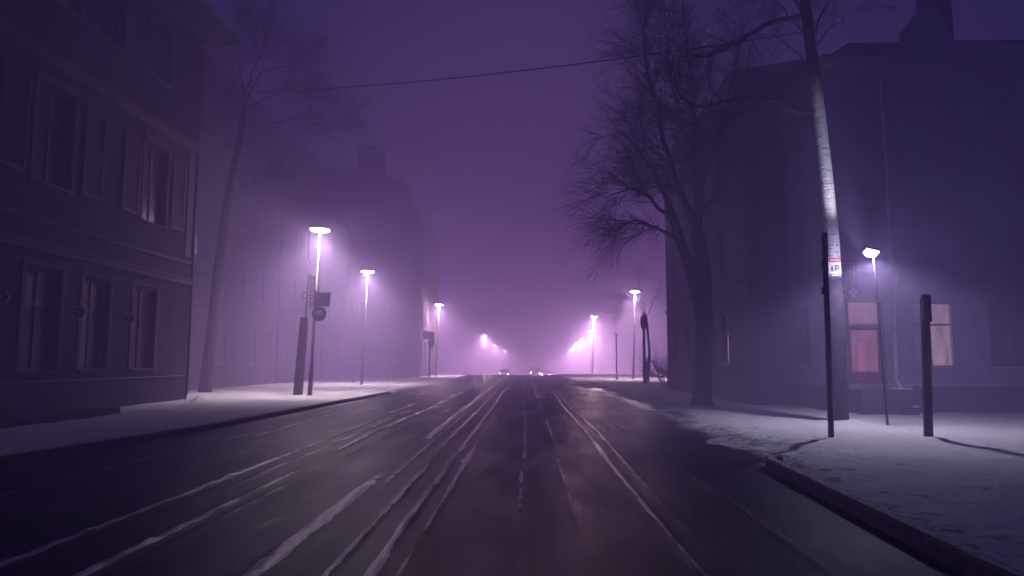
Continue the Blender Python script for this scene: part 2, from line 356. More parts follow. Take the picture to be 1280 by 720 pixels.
for a,b in ((22.75,23.75),(26.0,26.95),(17.2,18.2),(20.65,21.65),(11.9,12.8),(15.2,16.1)):
    mb = MB(); zz0, zz1 = 6.65, 9.35; w = .09
    mb.fbox(fA,a,b,zz0,zz0+w,.05,.11); mb.fbox(fA,a,b,zz1-w,zz1,.05,.11); mb.fbox(fA,a,a+w,zz0+w,zz1-w,.05,.11); mb.fbox(fA,b-w,b,zz0+w,zz1-w,.05,.11)
    for k in range(26):
        z = zz0+w+.02+k*(zz1-zz0-2*w)/26; P=[fA(u,z+dz,d) for (dz,d) in ((0,.1),(.08,.06)) for u in (a+w,b-w)]
        mb.add([P[0],P[1],P[3],P[2]],[(0,1,2,3)])
    mb.fbox(fA,a+w,b-w,zz0+w,zz1-w,.01,.05)
    mb.build('shutter', M['shutter'], rA)
mb = MB(); mb.fbox(fA,21.28,21.62,1.45,3.1,-.235,-.14); mb.build('curtain', M['curtain'], rA)
mb = MB(); mb.fbox(fA,15.8,17.2,.45,3.6,-.25,-.17)
d_ = mb.build('door', M['doorwood'], rA)
mb = MB(); mb.fbox(fA,15.95,16.4,.7,3.3,-.169,-.15); mb.fbox(fA,16.6,17.05,.7,3.3,-.169,-.15); mb.build('door_panel', M['shutter'], d_)
mb = MB(); mb.tube([fA(16.52,1.45,-.16),fA(16.52,1.45,-.08),fA(16.52,1.62,-.08),fA(16.52,1.62,-.16)],.012,8); mb.build('handle', M['polemetal'], d_)
# roof with overhang
e = 1.15
mb = MB()
x0,x1,ya,yb = AX-12.3,AX+e,Y0-1,Y1+e
rz = 15.32
B=[(x0,ya,rz),(x1,ya,rz),(x1,yb,rz),(x0,yb,rz)]; T=[(x0,ya,rz+.16),(x1,ya,rz+.16),(x1,yb,rz+.16),(x0,yb,rz+.16)]; R_=[(AX-6,ya+6,19.6),(AX-6,yb-6,19.6)]
mb.add(B+T+R_,[(0,3,2,1),(0,1,5,4),(1,2,6,5),(2,3,7,6),(3,0,4,7),(4,5,8),(5,6,9,8),(6,7,9),(7,4,8,9)])
mb.build('roof', M['roof'], rA)
mb = MB(); mb.tube([(x1,ya,rz+.1),(x1,yb,rz+.1)],.07,8); mb.tube([(x1-.05,yb-.1,rz+.05),(AX+.1,Y1-.05,14.5),(AX+.1,Y1-.05,.3)],.055,8)
mb.tube([(x1,yb,rz+.1),(x0,yb,rz+.1)],.07,8)
mb.build('gutter', M['metal'], rA)
mb = MB(); mb.box((AX-.12,Y1+.07,5.9),(AX+.1,Y1+.3,6.7)); mb.build('meter_box', M['metal'], rA, bevel=.02)
# stone doorstep
mb = MB(); mb.box((AX+.062,15.2,.0),(AX+1.9,20.2,.30)); mb.box((AX+.062,15.5,.302),(AX+1.2,17.5,.45))
tag(mb.build('doorstep', M['plinthA'], None, (AX+1,17.6,0), bevel=.03), 'low dark stone step block at the foot of the left house', 'step')
# round wall badges
def disc(c, n, r, t, mbx, seg=24):
    c = Vector(c); n = Vector(n).normalized(); mbx.tube([c, c+n*t], r, seg)
def ringd(c, n, r, w, mbx, seg=24):
    c = Vector(c); n = Vector(n).normalized(); a = n.orthogonal().normalized(); b = n.cross(a)
    mbx.tube([c+(a*math.cos(2*PI*k/seg)+b*math.sin(2*PI*k/seg))*r for k in range(seg+1)], w, 6)
nrm = Vector((.35,-.93,0)).normalized()
for k,(y,z,lab) in enumerate(((20.4,3.03,'round spoked badge sign on a wall bracket, middle of three on the left house'),(23.0,3.02,'round badge sign with a triangle mark nearest the corner of the left house'),(17.3,3.2,'round badge sign on the left house cut by the photo edge'))):
    r = empty('badge_sign', (AX,y,z), lab, 'sign', 'round badge signs on the left house')
    c = Vector((AX+.38,y,z))
    mb = MB(); disc(c, nrm, .19, .05, mb); mb.build('plate', M['signface'], r)
    mb = MB(); ringd(c+nrm*.05, nrm, .165, .026, mb)
    a = Vector((nrm.y,-nrm.x,0)); 
    if k==1:
        P=[c+nrm*.056-a*.05+Vector((0,0,.07)),c+nrm*.056-a*.05-Vector((0,0,.07)),c+nrm*.056+a*.08]; mb.prism(P, nrm*.008)
        ringd(c+nrm*.05, nrm, .115, .008, mb)
    else:
        for q in range(3):
            w = PI*q/3+.3; v = a*math.cos(w)+Vector((0,0,math.sin(w))); mb.tube([c+nrm*.055-v*.14,c+nrm*.055+v*.14],.017,5)
    mb.build('ring', M['signwhite'], r)
    mb = MB(); mb.tube([(AX-.01,y,z),(AX+.36,y,z)],.018,6); mb.tube([(AX-.01,y,z+.15),(AX+.36,y,z+.02)],.01,6); mb.build('bracket', M['metal'], r)

# ============================================================== BUILDINGS BEHIND LEFT
BX=-17.5
rB = empty('long_house', (BX-5,51,0), 'long hazy house with mansard roof behind the leaning bare tree on the left', 'building')
fB = frame((BX,0,0),(0,1,0),(1,0,0))
bw = [(38.6,40.9,1.5,3.6)]+[(a,a+1.3,1.5,3.6) for a in (44.2,47,50.5,54)]
bu = [(a,a+1.3,z,z+2.2) for z in (5.6,9.8) for a in (38.8,42,45.2,48.4,51.6,54.8,58,61.2)]
bd = (57.6,60.6,.2,4.4)
mb = MB(); wall_holes(mb,fB,36,67.9,0,14, bw+bu+[bd], .2)
mb.add([(BX,36,0),(BX-12,36,0),(BX-12,36,14),(BX,36,14)],[(0,1,2,3)]); mb.add([(BX-12,36,0),(BX-12,67.9,0),(BX-12,67.9,14),(BX-12,36,14)],[(0,1,2,3)])
mb.add([(BX,36,14),(BX-12,36,14),(BX-11,37,19.4),(BX-.9,37,19.4)],[(0,1,2,3)])
mb.build('wall', M['stuccoB'], rB)
mb = MB(); mb.fbox(fB,35.95,57.6,-.05,1.05,.001,.07); mb.fbox(fB,60.6,67.9,-.05,1.05,.001,.07); mb.build('plinth', M['plinthR'], rB)
mb = MB(); strip(mb,fB,36,67.9,4.7,.2,.12); strip(mb,fB,36,67.9,13.8,.3,.3); mb.build('moulding', M['trimA'], rB)
for w in bw+bu: window(rB,fB,*w,depth=.2,fm='frame')
mb = MB(); mb.fbox(fB,*bd,-.2,-.12); g=mb.build('door', M['shutter'], rB); mb=MB(); mb.fbox(fB,59.05,59.15,.2,4.4,-.119,-.1); mb.build('door_strip',M['framedark'],g)
mb = MB(); mb.prism([(BX+.35,35.7,14.0),(BX+.35,35.7,14.15),(BX-.9,35.7,19.4),(BX-6,35.7,20.6),(BX-11,35.7,19.4),(BX-12.3,35.7,14.0)],(0,32.2,0)); mb.build('roof', M['roof'], rB)
for a in (40.5, 47,53.5,60): 
    mb = MB(); mb.box((BX-2.2,a,14.9),(BX-.25,a+1.3,17.1)); mb.prism([(BX-.1,a-.15,17.1),(BX-.1,a+1.45,17.1),(BX-.1,a+.65,17.9)],(-2.2,0,0)); o=mb.build('dormer', M['roof'], rB)
    mb = MB(); mb.box((BX-.26,a+.25,15.2),(BX-.22,a+1.05,16.8)); mb.build('pane', M['glass'], o)
mb = MB(); mb.tube([(BX+.1,49.2,13.8),(BX+.1,49.2,.2)],.06,8); mb.build('drainpipe', M['metal'], rB)
# notice board
r = empty('notice_board',(BX+.1,42.3,1.4),'small square notice board on the hazy wall right of the leaning bare tree','board')
mb = MB(); mb.box((BX+.03,41.95,1.35),(BX+.10,42.95,2.25)); mb.build('board',M['metal'],r,bevel=.01)
mb = MB(); mb.box((BX+.1,42.05,1.45),(BX+.105,42.85,2.15)); mb.build('poster',M['signblue'],r)

CX=-10.4
rC = empty('corner_house',(CX-5,74,0),'tall mansard house with square chimney fading into haze behind the second left lamp','building')
fC = frame((0,68,0),(1,0,0),(0,-1,0)); fC2 = frame((CX,0,0),(0,1,0),(1,0,0))
cw = [(a,a+1.2,z,z+2.1) for z in (1.6,5.4,9.2,12.3) for a in (-16.2,-13.3)]
cw2 = [(a,a+1.2,z,z+2.1) for z in (1.6,5.4,9.2,12.3) for a in (69.6,72.6,75.6,78.6,81.6)]
mb = MB(); wall_holes(mb,fC,-17.45,CX,0,15,cw,.2); wall_holes(mb,fC2,68,84,0,15,cw2,.2)
mb.add([(CX,84,0),(-20,84,0),(-20,84,15),(CX,84,15)],[(0,1,2,3)])
mb.build('wall', M['stuccoB'], rC)
for w in cw: window(rC,fC,*w,depth=.2)
for w in cw2: window(rC,fC2,*w,depth=.2)
mb = MB(); mb.prism([(CX+.3,67.7,15),(CX-.5,67.7,16.8),(CX-1.2,67.7,19),(CX-3.8,67.7,20.1),(-19,67.7,20.8),(-25,67.7,20.1),(-27,67.7,15)],(0,16.6,0)); mb.build('roof', M['roof'], rC)
mb = MB(); mb.box((-16.9,69,19.5),(-14.4,71,23.1)); mb.box((-17,68.9,23.1),(-14.3,71.1,23.3)); mb.build('chimney', M['chimney'], rC)
mb = MB(); mb.fbox(fC,-17.45,CX,-.05,1.0,.001,.06); mb.fbox(fC2,68,84,-.05,1.0,.001,.06); mb.build('plinth', M['plinthR'], rC)
mb = MB(); mb.tube([(CX+.15,67.85,14.7),(CX+.15,67.85,.2)],.06,8); mb.tube([(CX+.4,67.6,15),(CX+.15,67.85,14.2)],.05,6); mb.build('drainpipe', M['metal'], rC)

# ============================================================== RIGHT BUILDINGS
RY=21.3; RX=9.3
rR = empty('plastered_house',(15,23,0),'pale plastered house with lit red door and stepped gable on the right','building')
fR = frame((0,RY,0),(1,0,0),(0,-1,0)); fS = frame((RX,0,0),(0,1,0),(-1,0,0))
door = (9.68,10.66,.95,3.38)
rw = [(11.62,12.86,1.42,3.38),(13.84,15.4,1.42,3.38)]+[(a,a+1.4,1.42,3.38) for a in (17.6,20.6,23.6)]
ru = [(a,a+1.2,6.2,8.4) for a in (17.6,20.6,23.6)]
sw = [(23.2,24.4,1.44,3.4)]
mb = MB(); wall_holes(mb,fR,RX,30,0,11.0,[door]+rw+ru,.24); wall_holes(mb,fS,RY,24.98,0,11.0,sw,.2)
mb.prism([(9.3,RY,11.001),(30,RY,11.001),(30,RY,11.5),(13.42,RY,11.5),(12.8,RY,12.95),(12.75,RY,12.95),(11.97,RY,12.05),(11.97,RY,11.72),(10.95,RY,11.22),(9.3,RY,11.15)],(0,.5,0))
mb.build('wall', M['stuccoR'], rR)
mb = MB(); mb.box((12.8,RY+.05,11.4),(13.42,RY+.9,14.3)); mb.box((12.74,RY-.01,14.3),(13.48,RY+.96,14.45)); mb.build('chimney', M['chimney'], rR)
mb = MB(); mb.fbox(fR,RX-.06,9.60,-.05,.86,.001,.06); mb.fbox(fR,10.74,30,-.05,.86,.001,.06); mb.fbox(fS,RY,24.98,-.05,.86,.001,.06); mb.build('plinth', M['plinthR'], rR)
mb = MB(); mb.fbox(fR,RX-.08,9.58,.862,.905,.001,.085); mb.fbox(fR,10.76,30,.862,.905,.001,.085); mb.fbox(fS,RY,24.98,.862,.905,.001,.085)
mb.fbox(fR,RX-.04,30,4.27,4.33,.001,.05); mb.fbox(fR,RX-.1,30,10.7,10.95,.001,.15); mb.build('moulding', M['frame'], rR)
mb = MB(); mb.add([(9.2,RY+.4,11.0),(30,RY+.4,11.0),(30,RY+1.9,12.4),(11,RY+1.9,12.4),(9.2,24.98,11.0),(30,24.98,11.0)],[(0,1,2,3),(0,3,4),(3,2,5,4)]); mb.build('roof', M['roof'], rR)
w_ = window(rR,fR,*rw[0],depth=.2,fm='framedark',gm='litwin',tr=.655,mull=.42,sillm='frame')
mb = MB(); mb.fbox(fR,12.74,12.80,1.5,3.32,-.20,-.07); mb.build('sash_edge', M['signwhite'], w_)
mb = MB(); mb.fbox(fR,11.68,12.12,1.5,3.3,-.149,-.142); mb.build('net_curtain', M['curtain'], w_)
window(rR,fR,*rw[1],depth=.2,fm='framedark',gm='glass',tr=.655,mull=.42,sillm='frame')
for w in rw[2:]+ru: window(rR,fR,*w,depth=.2,fm='framedark',gm='glass',sillm='frame')
mb = MB(); mb.fbox(fR,RX-.07,9.57,.907,.925,.003,.08); mb.fbox(fR,10.77,30,.907,.925,.003,.08); mb.fbox(fR,RX-.03,30,4.331,4.345,.003,.045)
for w in rw: mb.fbox(fR,w[0]-.07,w[1]+.07,w[2]-.002,w[2]+.018,.004,.10)
mb.build('ledge_frost', M['snowplain'], rR)
window(rR,fS,*sw[0],depth=.2,fm='framedark',gm='glass',sillm='frame')
# shed-like frame & door
mb = MB(); w=.08
mb.fbox(fR,door[0]-w,door[0],.95,3.38+w,-.2,.03); mb.fbox(fR,door[1],door[1]+w,.95,3.38+w,-.2,.03); mb.fbox(fR,door[0]-.1,door[1]+.1,3.38+w,3.38+w+.06,-.02,.08)
mb.fbox(fR,door[0],door[1],3.38,3.38+w,-.2,.03); mb.fbox(fR,door[0],door[1],2.62,2.72,-.16,-.06)
dr = mb.build('door', M['framedark'], rR)
mb = MB(); a,b=door[0],door[1]; mb.fbox(fR,a,b,.96,1.30,-.18,-.10); mb.fbox(fR,a,a+.1,1.30,2.62,-.18,-.10); mb.fbox(fR,b-.1,b,1.30,2.62,-.18,-.10); mb.fbox(fR,a+.1,b-.1,2.54,2.62,-.18,-.10); mb.build('leaf', M['doorwood'], dr)
mb = MB(); mb.fbox(fR,a+.1,b-.1,1.30,2.54,-.17,-.13); mb.build('glass_panel', M['litdoor'], dr)
mb = MB(); mb.fbox(fR,a,b,2.72,3.38,-.17,-.13); mb.build('transom_pane', M['litdoortop'], dr)
mb = MB(); mb.fbox(fR,a+.16,a+.29,2.12,2.34,-.129,-.124); mb.fbox(fR,a+.33,a+.42,2.14,2.33,-.129,-.124); mb.build('notice', M['signwhite'], dr)  # white slips standing in for a lantern's reflection in the door glass
mb = MB(); mb.tube([fR(a+.2,1.35,-.13),fR(a+.2,1.35,-.07),fR(a+.2,2.0,-.07),fR(a+.2,2.0,-.13)],.014,8); mb.build('handle', M['pipe'], dr)  # pale bar standing in for a vertical strip of light in the glass
# stoop
mb = MB(); mb.box((9.5,RY-1.0,-.1),(10.8,RY-.065,.80)); mb.box((10.8,RY-.9,-.1),(11.15,RY-.065,.30)); mb.box((10.8,RY-.9,.3),(10.98,RY-.065,.55))
mb.build('stoop', M['plinthR'], rR, bevel=.02)
# snow caps on stoop
def snow_cap(x0,x1,y0,y1,z,lab):
    mb = MB(); mb.box((x0,y0,z),(x1,y1,z+.05)); o = mb.build('snow_cap', M['snow'], None, ((x0+x1)/2,(y0+y1)/2,z), bevel=.02); tag(o,lab,'snow','snow caps on the steps'); return o
snow_cap(10.6,10.98,RY-.95,RY-.3,.803,'small cap of snow on the upper step right of the red door')
snow_cap(10.83,11.18,RY-.9,RY-.2,.303,'small cap of snow on the bottom step right of the red door')
# downpipe on R
mb = MB(); mb.tube([(11.0,RY-.1,10.7),(11.0,RY-.1,4.75),(11.12,RY-.1,4.05),(11.0,RY-.1,3.5),(10.97,RY-.1,1.02),(11.05,RY-.25,.75)],.055,10)
for z in (8.5,6.5,3.3,1.6): mb.tube([(11.0,RY-.1,z),(11.0,RY-.1,z+.04)],.07,10)
mb.build('downpipe', M['pipe'], rR)
# crest board & trefoil emblem plaque
r = empty('shield_sign',(9.66,RY-.05,4.0),'dark square sign with pale shield outline on the wall above the red door','sign')
mb = MB(); mb.fbox(fR,9.36,9.98,3.62,4.66,.01,.05); mb.build('panel', M['signblue'], r)
mb = MB(); P=[(9.42,4.56),(9.9,4.56),(9.9,4.1),(9.84,3.88),(9.66,3.68),(9.48,3.88),(9.42,4.1),(9.42,4.56)]
mb.tube([fR(u,z,.058) for u,z in P],.013,6,False); mb.build('shield', M['signwhite'], r)
r = empty('emblem_plaque',(9.82,RY-.05,3.6),'small dark plaque with white trefoil emblem above the corner of the red door','sign')
mb = MB(); pts=[(9.62,3.47),(10.0,3.47)]+[(9.81+.19*math.cos(w),3.66+.17*math.sin(w)) for w in [PI*k/10 for k in range(11)]]
mb.prism([fR(u,z,.085) for u,z in pts],(0,-.04,0)); mb.build('plate', M['signface'], r)
mb = MB()
for cx,cz in ((9.72,3.66),(9.9,3.66),(9.81,3.74)): disc(fR(cx,cz,.126),(0,-1,0),.06,.01,mb,16)
mb.prism([fR(u,z,.1265) for u,z in ((9.75,3.5),(9.87,3.5),(9.84,3.64),(9.78,3.64))],(0,-.013,0)); mb.build('emblem', M['signwhite'], r)

TX=7.9
rT = empty('street_house',(14,32,0),'tall dark house behind the big bare tree, one curtain gap lit','building')
fT = frame((TX,0,0),(0,1,0),(-1,0,0))
tw = [(a,a+1.2,z,z+h) for (z,h) in ((1.5,1.9),(4.9,2.1),(8.5,2.0)) for a in (27.4,30.6,33.6,36.6)]
mb = MB(); wall_holes(mb,fT,25,39.5,0,12,tw,.2); mb.add([(TX,25,0),(30,25,0),(30,25,12),(TX,25,12)],[(0,1,2,3)]); mb.add([(TX,39.5,0),(30,39.5,0),(30,39.5,12),(TX,39.5,12)],[(0,1,2,3)])
mb.build('wall', M['stuccoT'], rT)
for k,w in enumerate(tw):
    o = window(rT,fT,*w,depth=.2,fm='framedark')
    if k==0:
        mb=MB(); mb.fbox(fT,28.05,28.16,1.62,2.62,-.149,-.13); mb.build('light_gap', M['litslit'], o)
        mb=MB(); mb.fbox(fT,27.62,27.65,1.7,2.3,-.149,-.13); mb.build('light_gap', M['litslit'], o)
mb = MB(); mb.prism([(TX-.45,24.8,11.9),(TX-.45,24.8,12.1),(TX+6,24.8,13.2),(30,24.8,13.2),(30,24.8,11.9)],(0,14.9,0)); mb.build('roof', M['roof'], rT)
mb = MB(); mb.fbox(fT,24.99,39.5,-.05,.9,.001,.06); mb.build('plinth', M['plinthR'], rT)
mb = MB(); strip(mb,fT,25,39.5,4.3,.1,.08); strip(mb,fT,25,39.5,11.6,.3,.2); mb.build('moulding', M['trimA'], rT)

# ============================================================== GROUND
def grid(name, xs, ys, hf, m, attr=None, af=None):
    X, Y = np.meshgrid(xs, ys, indexing='xy')
    if callable(hf): X, Y, Z = hf(X, Y)
    ny, nx = X.shape
    co = np.stack([X, Y, Z], -1).reshape(-1, 3)
    i = np.arange(nx*ny).reshape(ny, nx)
    f = np.stack([i[:-1,:-1], i[:-1,1:], i[1:,1:], i[1:,:-1]], -1).reshape(-1, 4)
    me = bpy.data.meshes.new(name); me.vertices.add(len(co)); me.vertices.foreach_set('co', co.ravel())
    me.loops.add(f.size); me.loops.foreach_set('vertex_index', f.ravel().astype(np.int32)); me.polygons.add(len(f))
    me.polygons.foreach_set('loop_start', (np.arange(len(f))*4).astype(np.int32)); me.polygons.foreach_set('loop_total', np.full(len(f),4,np.int32))
    me.update(calc_edges=True); me.polygons.foreach_set('use_smooth', [True]*len(f)); me.materials.append(m)
    if attr:
        a = me.attributes.new(attr, 'FLOAT', 'POINT'); a.data.foreach_set('value', af(X, Y, Z).ravel().astype(np.float32))
    o = bpy.data.objects.new(name, me); col.objects.link(o); o['kind'] = 'structure'; return o
def yspace(y0, y1, d0, grow):
    out=[y0]; 
    while out[-1] < y1: out.append(out[-1]+max(d0, abs(out[-1])*grow))
    return np.array(out)
def dip(y): return -.035*175*(np.clip((y-85)/175.,0,1))*sstep(78,100,y)      # the street falls away gently beyond the houses
def curve(y): return np.maximum(0, y-110)**1.2*.025      # the street bends gently to the right far off
# long ridges of slush: (x, width, height, cover)
RID = [(-6.3,.06,.014,.5),(-5.9,.08,.016,.5),(-5.15,.05,.016,.6),(-4.75,.035,.012,.5),(-4.2,.08,.024,.7),(-3.78,.045,.018,.65),(-3.38,.07,.028,.85),(-3.1,.03,.012,.5),
       (-2.08,.12,.036,1.25),(-1.80,.03,.016,.8),(-1.58,.045,.026,1.0),(-1.18,.05,.030,1.1),(-1.0,.025,.012,.6),(-.05,.035,.014,.55),(.5,.02,.008,.4),(1.38,.045,.020,.75),(1.62,.045,.018,.65),(1.85,.02,.008,.45),(2.35,.04,.012,.4)]
def ridges(X, Y):
    h = 0*X; c = 0*X
    for k,(rx,w,hh,cv) in enumerate(RID):
        w = w*.62
        wob = (vnoise(Y*.12+7*k, 0*Y+k*3.3)-.5)*.16 + (vnoise(Y*1.7+5*k, 0*Y+k)-.5)*.018
        a = sstep(.28,.68, fbm(Y*.16+13*k, 0*Y+k*1.7, 3)+.10)
        g = np.exp(-((X-rx-wob)/w)**2); brk = .55+1.5*(fbm(X*11, Y*5+k*5, 3)-.5)
        h = h+g*hh*a*brk*1.7; c = c+np.exp(-((X-rx-wob)/(w*1.25))**4)*cv*a*(.15+1.9*fbm(X*16,Y*4+k,4))
    return h, c
def road_h(X, Y):
    h, c = ridges(X, Y)
    h = h+(fbm(X*3, Y*.7, 3)-.5)*.010+(fbm(X*11,Y*7,3)-.5)*.0035
    # heavy wheel ruts
    for rx,w in ((-2.75,.25),(-.65,.28),(.75,.3),(2.0,.3)): h = h-.008*np.exp(-((X-rx)/w)**2)
    return X+curve(Y), Y, h+dip(Y)
def slush(X, Y, Z):
    x = X-curve(Y); h, c = ridges(x, Y)
    mid = .34*np.exp(-((x-.75)/.75)**2)*sstep(5,14,Y)          # worn grey slush between the wheel tracks
    patch = .5*np.exp(-((x+.95)/.22)**2)*sstep(8,9.5,Y)*(1-sstep(12,14.5,Y))*fbm(x*3,Y*1.2,3)*1.6
    patch2 = .8*np.exp(-((x+2.6)/.45)**2)*sstep(6.4,7.2,Y)*(1-sstep(8.5,10,Y))*fbm(x*3+5,Y*1.2,4)
    edge = .5*sstep(-6.2,-7.0,x)*sstep(12,22,Y)+.55*sstep(3.1,4.2,x+.25*(fbm(x*.1,Y*.8,3)-.5)*4)
    far = .15*sstep(15,40,Y)
    return c*1.0+mid+patch+patch2+edge+far-.24+(fbm(x*1.5,Y*.4,3)-.5)*.35
xs = np.concatenate([np.arange(-9.5,-6.5,.12), np.arange(-6.5,3.6,.045), np.arange(3.6,6.2,.12)])
ys = np.concatenate([np.arange(-14,4,.4), yspace(4,640,.07,.0075)])
road = grid('road', xs, ys, road_h, M['road'], 'slush', slush)

# footprints and pits trodden into the snow
def pits(X, Y, box, n, seed):
    rg = np.random.RandomState(seed); h = 0*X
    for _ in range(n):
        x0 = rg.uniform(box[0], box[1]); y0 = rg.uniform(box[2], box[3]); a = rg.uniform(-.4,.4)+(PI/2 if rg.rand()<.3 else 0)
        for k in range(rg.randint(1,5)):
            cx = x0+k*.62*math.sin(a)+(.12 if k%2 else -.12)*math.cos(a); cy = y0+k*.62*math.cos(a)-(.12 if k%2 else -.12)*math.sin(a)
            dx = X-cx; dy = Y-cy; u = dx*math.sin(a)+dy*math.cos(a); v = dx*math.cos(a)-dy*math.sin(a)
            g = np.exp(-((u/.15)**4+(v/.07)**4)); h = h-.05*g+.018*np.exp(-((u/.2)**2+(v/.12)**2))*(1-g)
    return h
# left pavement
def lk(Y):      # kerb face line on the left
    return np.interp(Y,[-20,10,16.2,35.6,60,100,640],[-9.0,-8.28,-7.5,-6.75,-6.6,-6.6,-6.6])+curve(Y)
def left_h(X, Y):
    e = lk(Y)-.02; t = (X+60)/(60-6.6)            # X grid runs -60..-6.6 ; remap so the last column is the edge
    Xn = -60+(e+60)*t
    dist = e-Xn
    kerbz = 1-sstep(34.5,37.5,Y)
    h_k = .125+0*Xn; h_s = -.05+.15*sstep(-.2,1.6,dist+(fbm(Xn*1.1,Y*.6,3)-.5)*2.2)
    h = h_k*kerbz+h_s*(1-kerbz)
    near = sstep(.12,.5,dist)
    h = h+((fbm(Xn*.9,Y*.9,4)-.5)*.06+(fbm(Xn*4,Y*4,4)-.5)*.035+pits(Xn,Y,(-13,-8,10,36),70,3))*near
    return Xn, Y, h+dip(Y)
def left_d(X, Y, Z):
    dist = lk(Y)-X
    d = .45*np.exp(-(dist/.35)**2)+(fbm(X*2.5,Y*2.5,4)-.5)*.5-.12
    return d
xs = np.concatenate([-60+np.arange(0,44,3.), np.arange(-16,-6.6,.09), [-6.6]])
ys = np.concatenate([np.arange(-14,8,.6), yspace(8,640,.1,.009)])
grid('pavement', xs, ys, left_h, M['snow'], 'dirt_shade', left_d)
# right verge and yard
def rk(Y):
    return np.interp(Y,[-6,5.5,10.9,11.4,13.2,16.4,20,43,60,640],[3.12,3.42,3.7,3.6,3.7,3.9,3.98,4.5,4.7,4.7])+curve(Y)
def right_h(X, Y):
    e = rk(Y); Xn = e+X-4.0
    dist = Xn-e
    kz = 1-sstep(10.9,11.6,Y); kz2 = sstep(43,44.5,Y)
    hk = -.12+.18*sstep(-.10,.0,dist)+.07*sstep(0,1.3,dist)
    hs = -.05+.15*sstep(-.45,1.1,dist+(fbm(Xn*1.3,Y*.7,4)-.5)*1.4)
    h = hk*kz+(hs*(1-kz2)+.12*kz2)*(1-kz)
    n = (fbm(Xn*.9+40,Y*.9,4)-.5)*.06+(fbm(Xn*5+40,Y*5,4)-.5)*.034+pits(Xn,Y,(4.3,14,5,21),90,7)*sstep(.4,.8,dist)
    rough = np.exp(-((dist-1.0)/1.1)**2)*(1-kz)*(1-kz2)
    n = n+rough*(fbm(Xn*4,Y*4,4)-.5)*.09
    # snow drifts around feet
    for (fx,fy,rr,hh) in ((8.0,18.0,.5,.07),(8.45,16.8,.25,.03),(5.95,14.0,.22,.04),(7.85,14.0,.25,.04)):
        n = n+hh*np.exp(-((Xn-fx)**2+(Y-fy)**2)/rr**2)
    return Xn, Y, h+n*sstep(-.05,.5,dist)+dip(Y)
def right_d(X, Y, Z):
    e = rk(Y); dist = X-e; kz = 1-sstep(10.9,11.6,Y)
    d = (1-kz)*.34*np.exp(-((dist-.3)/.9)**2)*(1-sstep(35,45,Y))+kz*.36*np.exp(-((dist-.1)/.75)**2)  # edge dirt; behind the kerb it also paints the groove's shade
    d = d+(fbm(X*2.2+9,Y*2.2,4)-.5)*.5-.11
    # thin darker line beside the near post
    a = Vector((4.6,13.2)); b = Vector((5.9,14.6))
    t = np.clip(((X-a.x)*(b.x-a.x)+(Y-a.y)*(b.y-a.y))/((b-a).length_squared),0,1)
    dd = np.hypot(X-a.x-t*(b.x-a.x), Y-a.y-t*(b.y-a.y)); d = d+.3*np.exp(-(dd/.08)**2)
    return d
xs = np.concatenate([np.arange(3.2,13,.08), np.arange(13,22,.3), np.arange(22,62,3)])
ys = np.concatenate([np.arange(-14,4,.6), yspace(4,640,.08,.009)])
grid('snow_yard', xs, ys, right_h, M['snow'], 'dirt_shade', right_d)
grid('ground', np.arange(-420,421,20.), np.arange(-300,721,10.), lambda X,Y: (X,Y,dip(Y)-.12), M['snow'])
# kerbs
def kerb(pts, w, h0, h1, name='kerb', m='kerb', seg=1.0, roundend=False):
    mb = MB(); prof = [(0,h0),(0,h1-.03),(.03,h1),(w-.03,h1),(w,h1-.03),(w,h0)]
    rings=[]
    for i,p in enumerate(pts):
        q = pts[min(i+1,len(pts)-1)]-pts[max(i-1,0)]; n = Vector((q.y,-q.x,0)).normalized()
        rings.append([p+n*a+Vector((0,0,z+random.uniform(-.004,.004))) for a,z in prof])
    base=0; vs=[v for r in rings for v in r]; k=len(prof)
    fs=[(i*k+j,(i+1)*k+j,(i+1)*k+j+1,i*k+j+1) for i in range(len(rings)-1) for j in range(k-1)]
    fs+= [tuple(range(k)), tuple(reversed(range((len(rings)-1)*k,len(rings)*k)))]
    mb.add(vs,fs); o=mb.build(name,M[m],smooth=False); return tag(o,kind='structure')
def lerp_pts(P, step):
    out=[]
    for a,b in zip(P[:-1],P[1:]):
        n=max(1,int((b-a).length/step)); out+=[a.lerp(b,i/n) for i in range(n)]
    return out+[P[-1]]
kr = lerp_pts([Vector((3.0,-6,0)),Vector((3.3,5.5,0)),Vector((3.58,10.8,0)),Vector((3.68,11.1,0)),Vector((3.84,11.25,0))],.35)
kerb(kr,.17,-.08,.165)
kl = lerp_pts([Vector((-9.0,-10,0)),Vector((-8.28,10.5,0)),Vector((-7.5,16.2,0)),Vector((-6.78,35.4,0)),Vector((-6.9,36.0,0))],.5)
kl = [p+Vector((-.2,0,0)) for p in kl]
kerb(kl,.2,-.08,.13)
kf = lerp_pts([Vector((4.72,43.3,0)),Vector((4.62,44,0)),Vector((4.7,60,0)),Vector((4.7,76,0))],1)
kerb(kf,.25,-.08,.13)

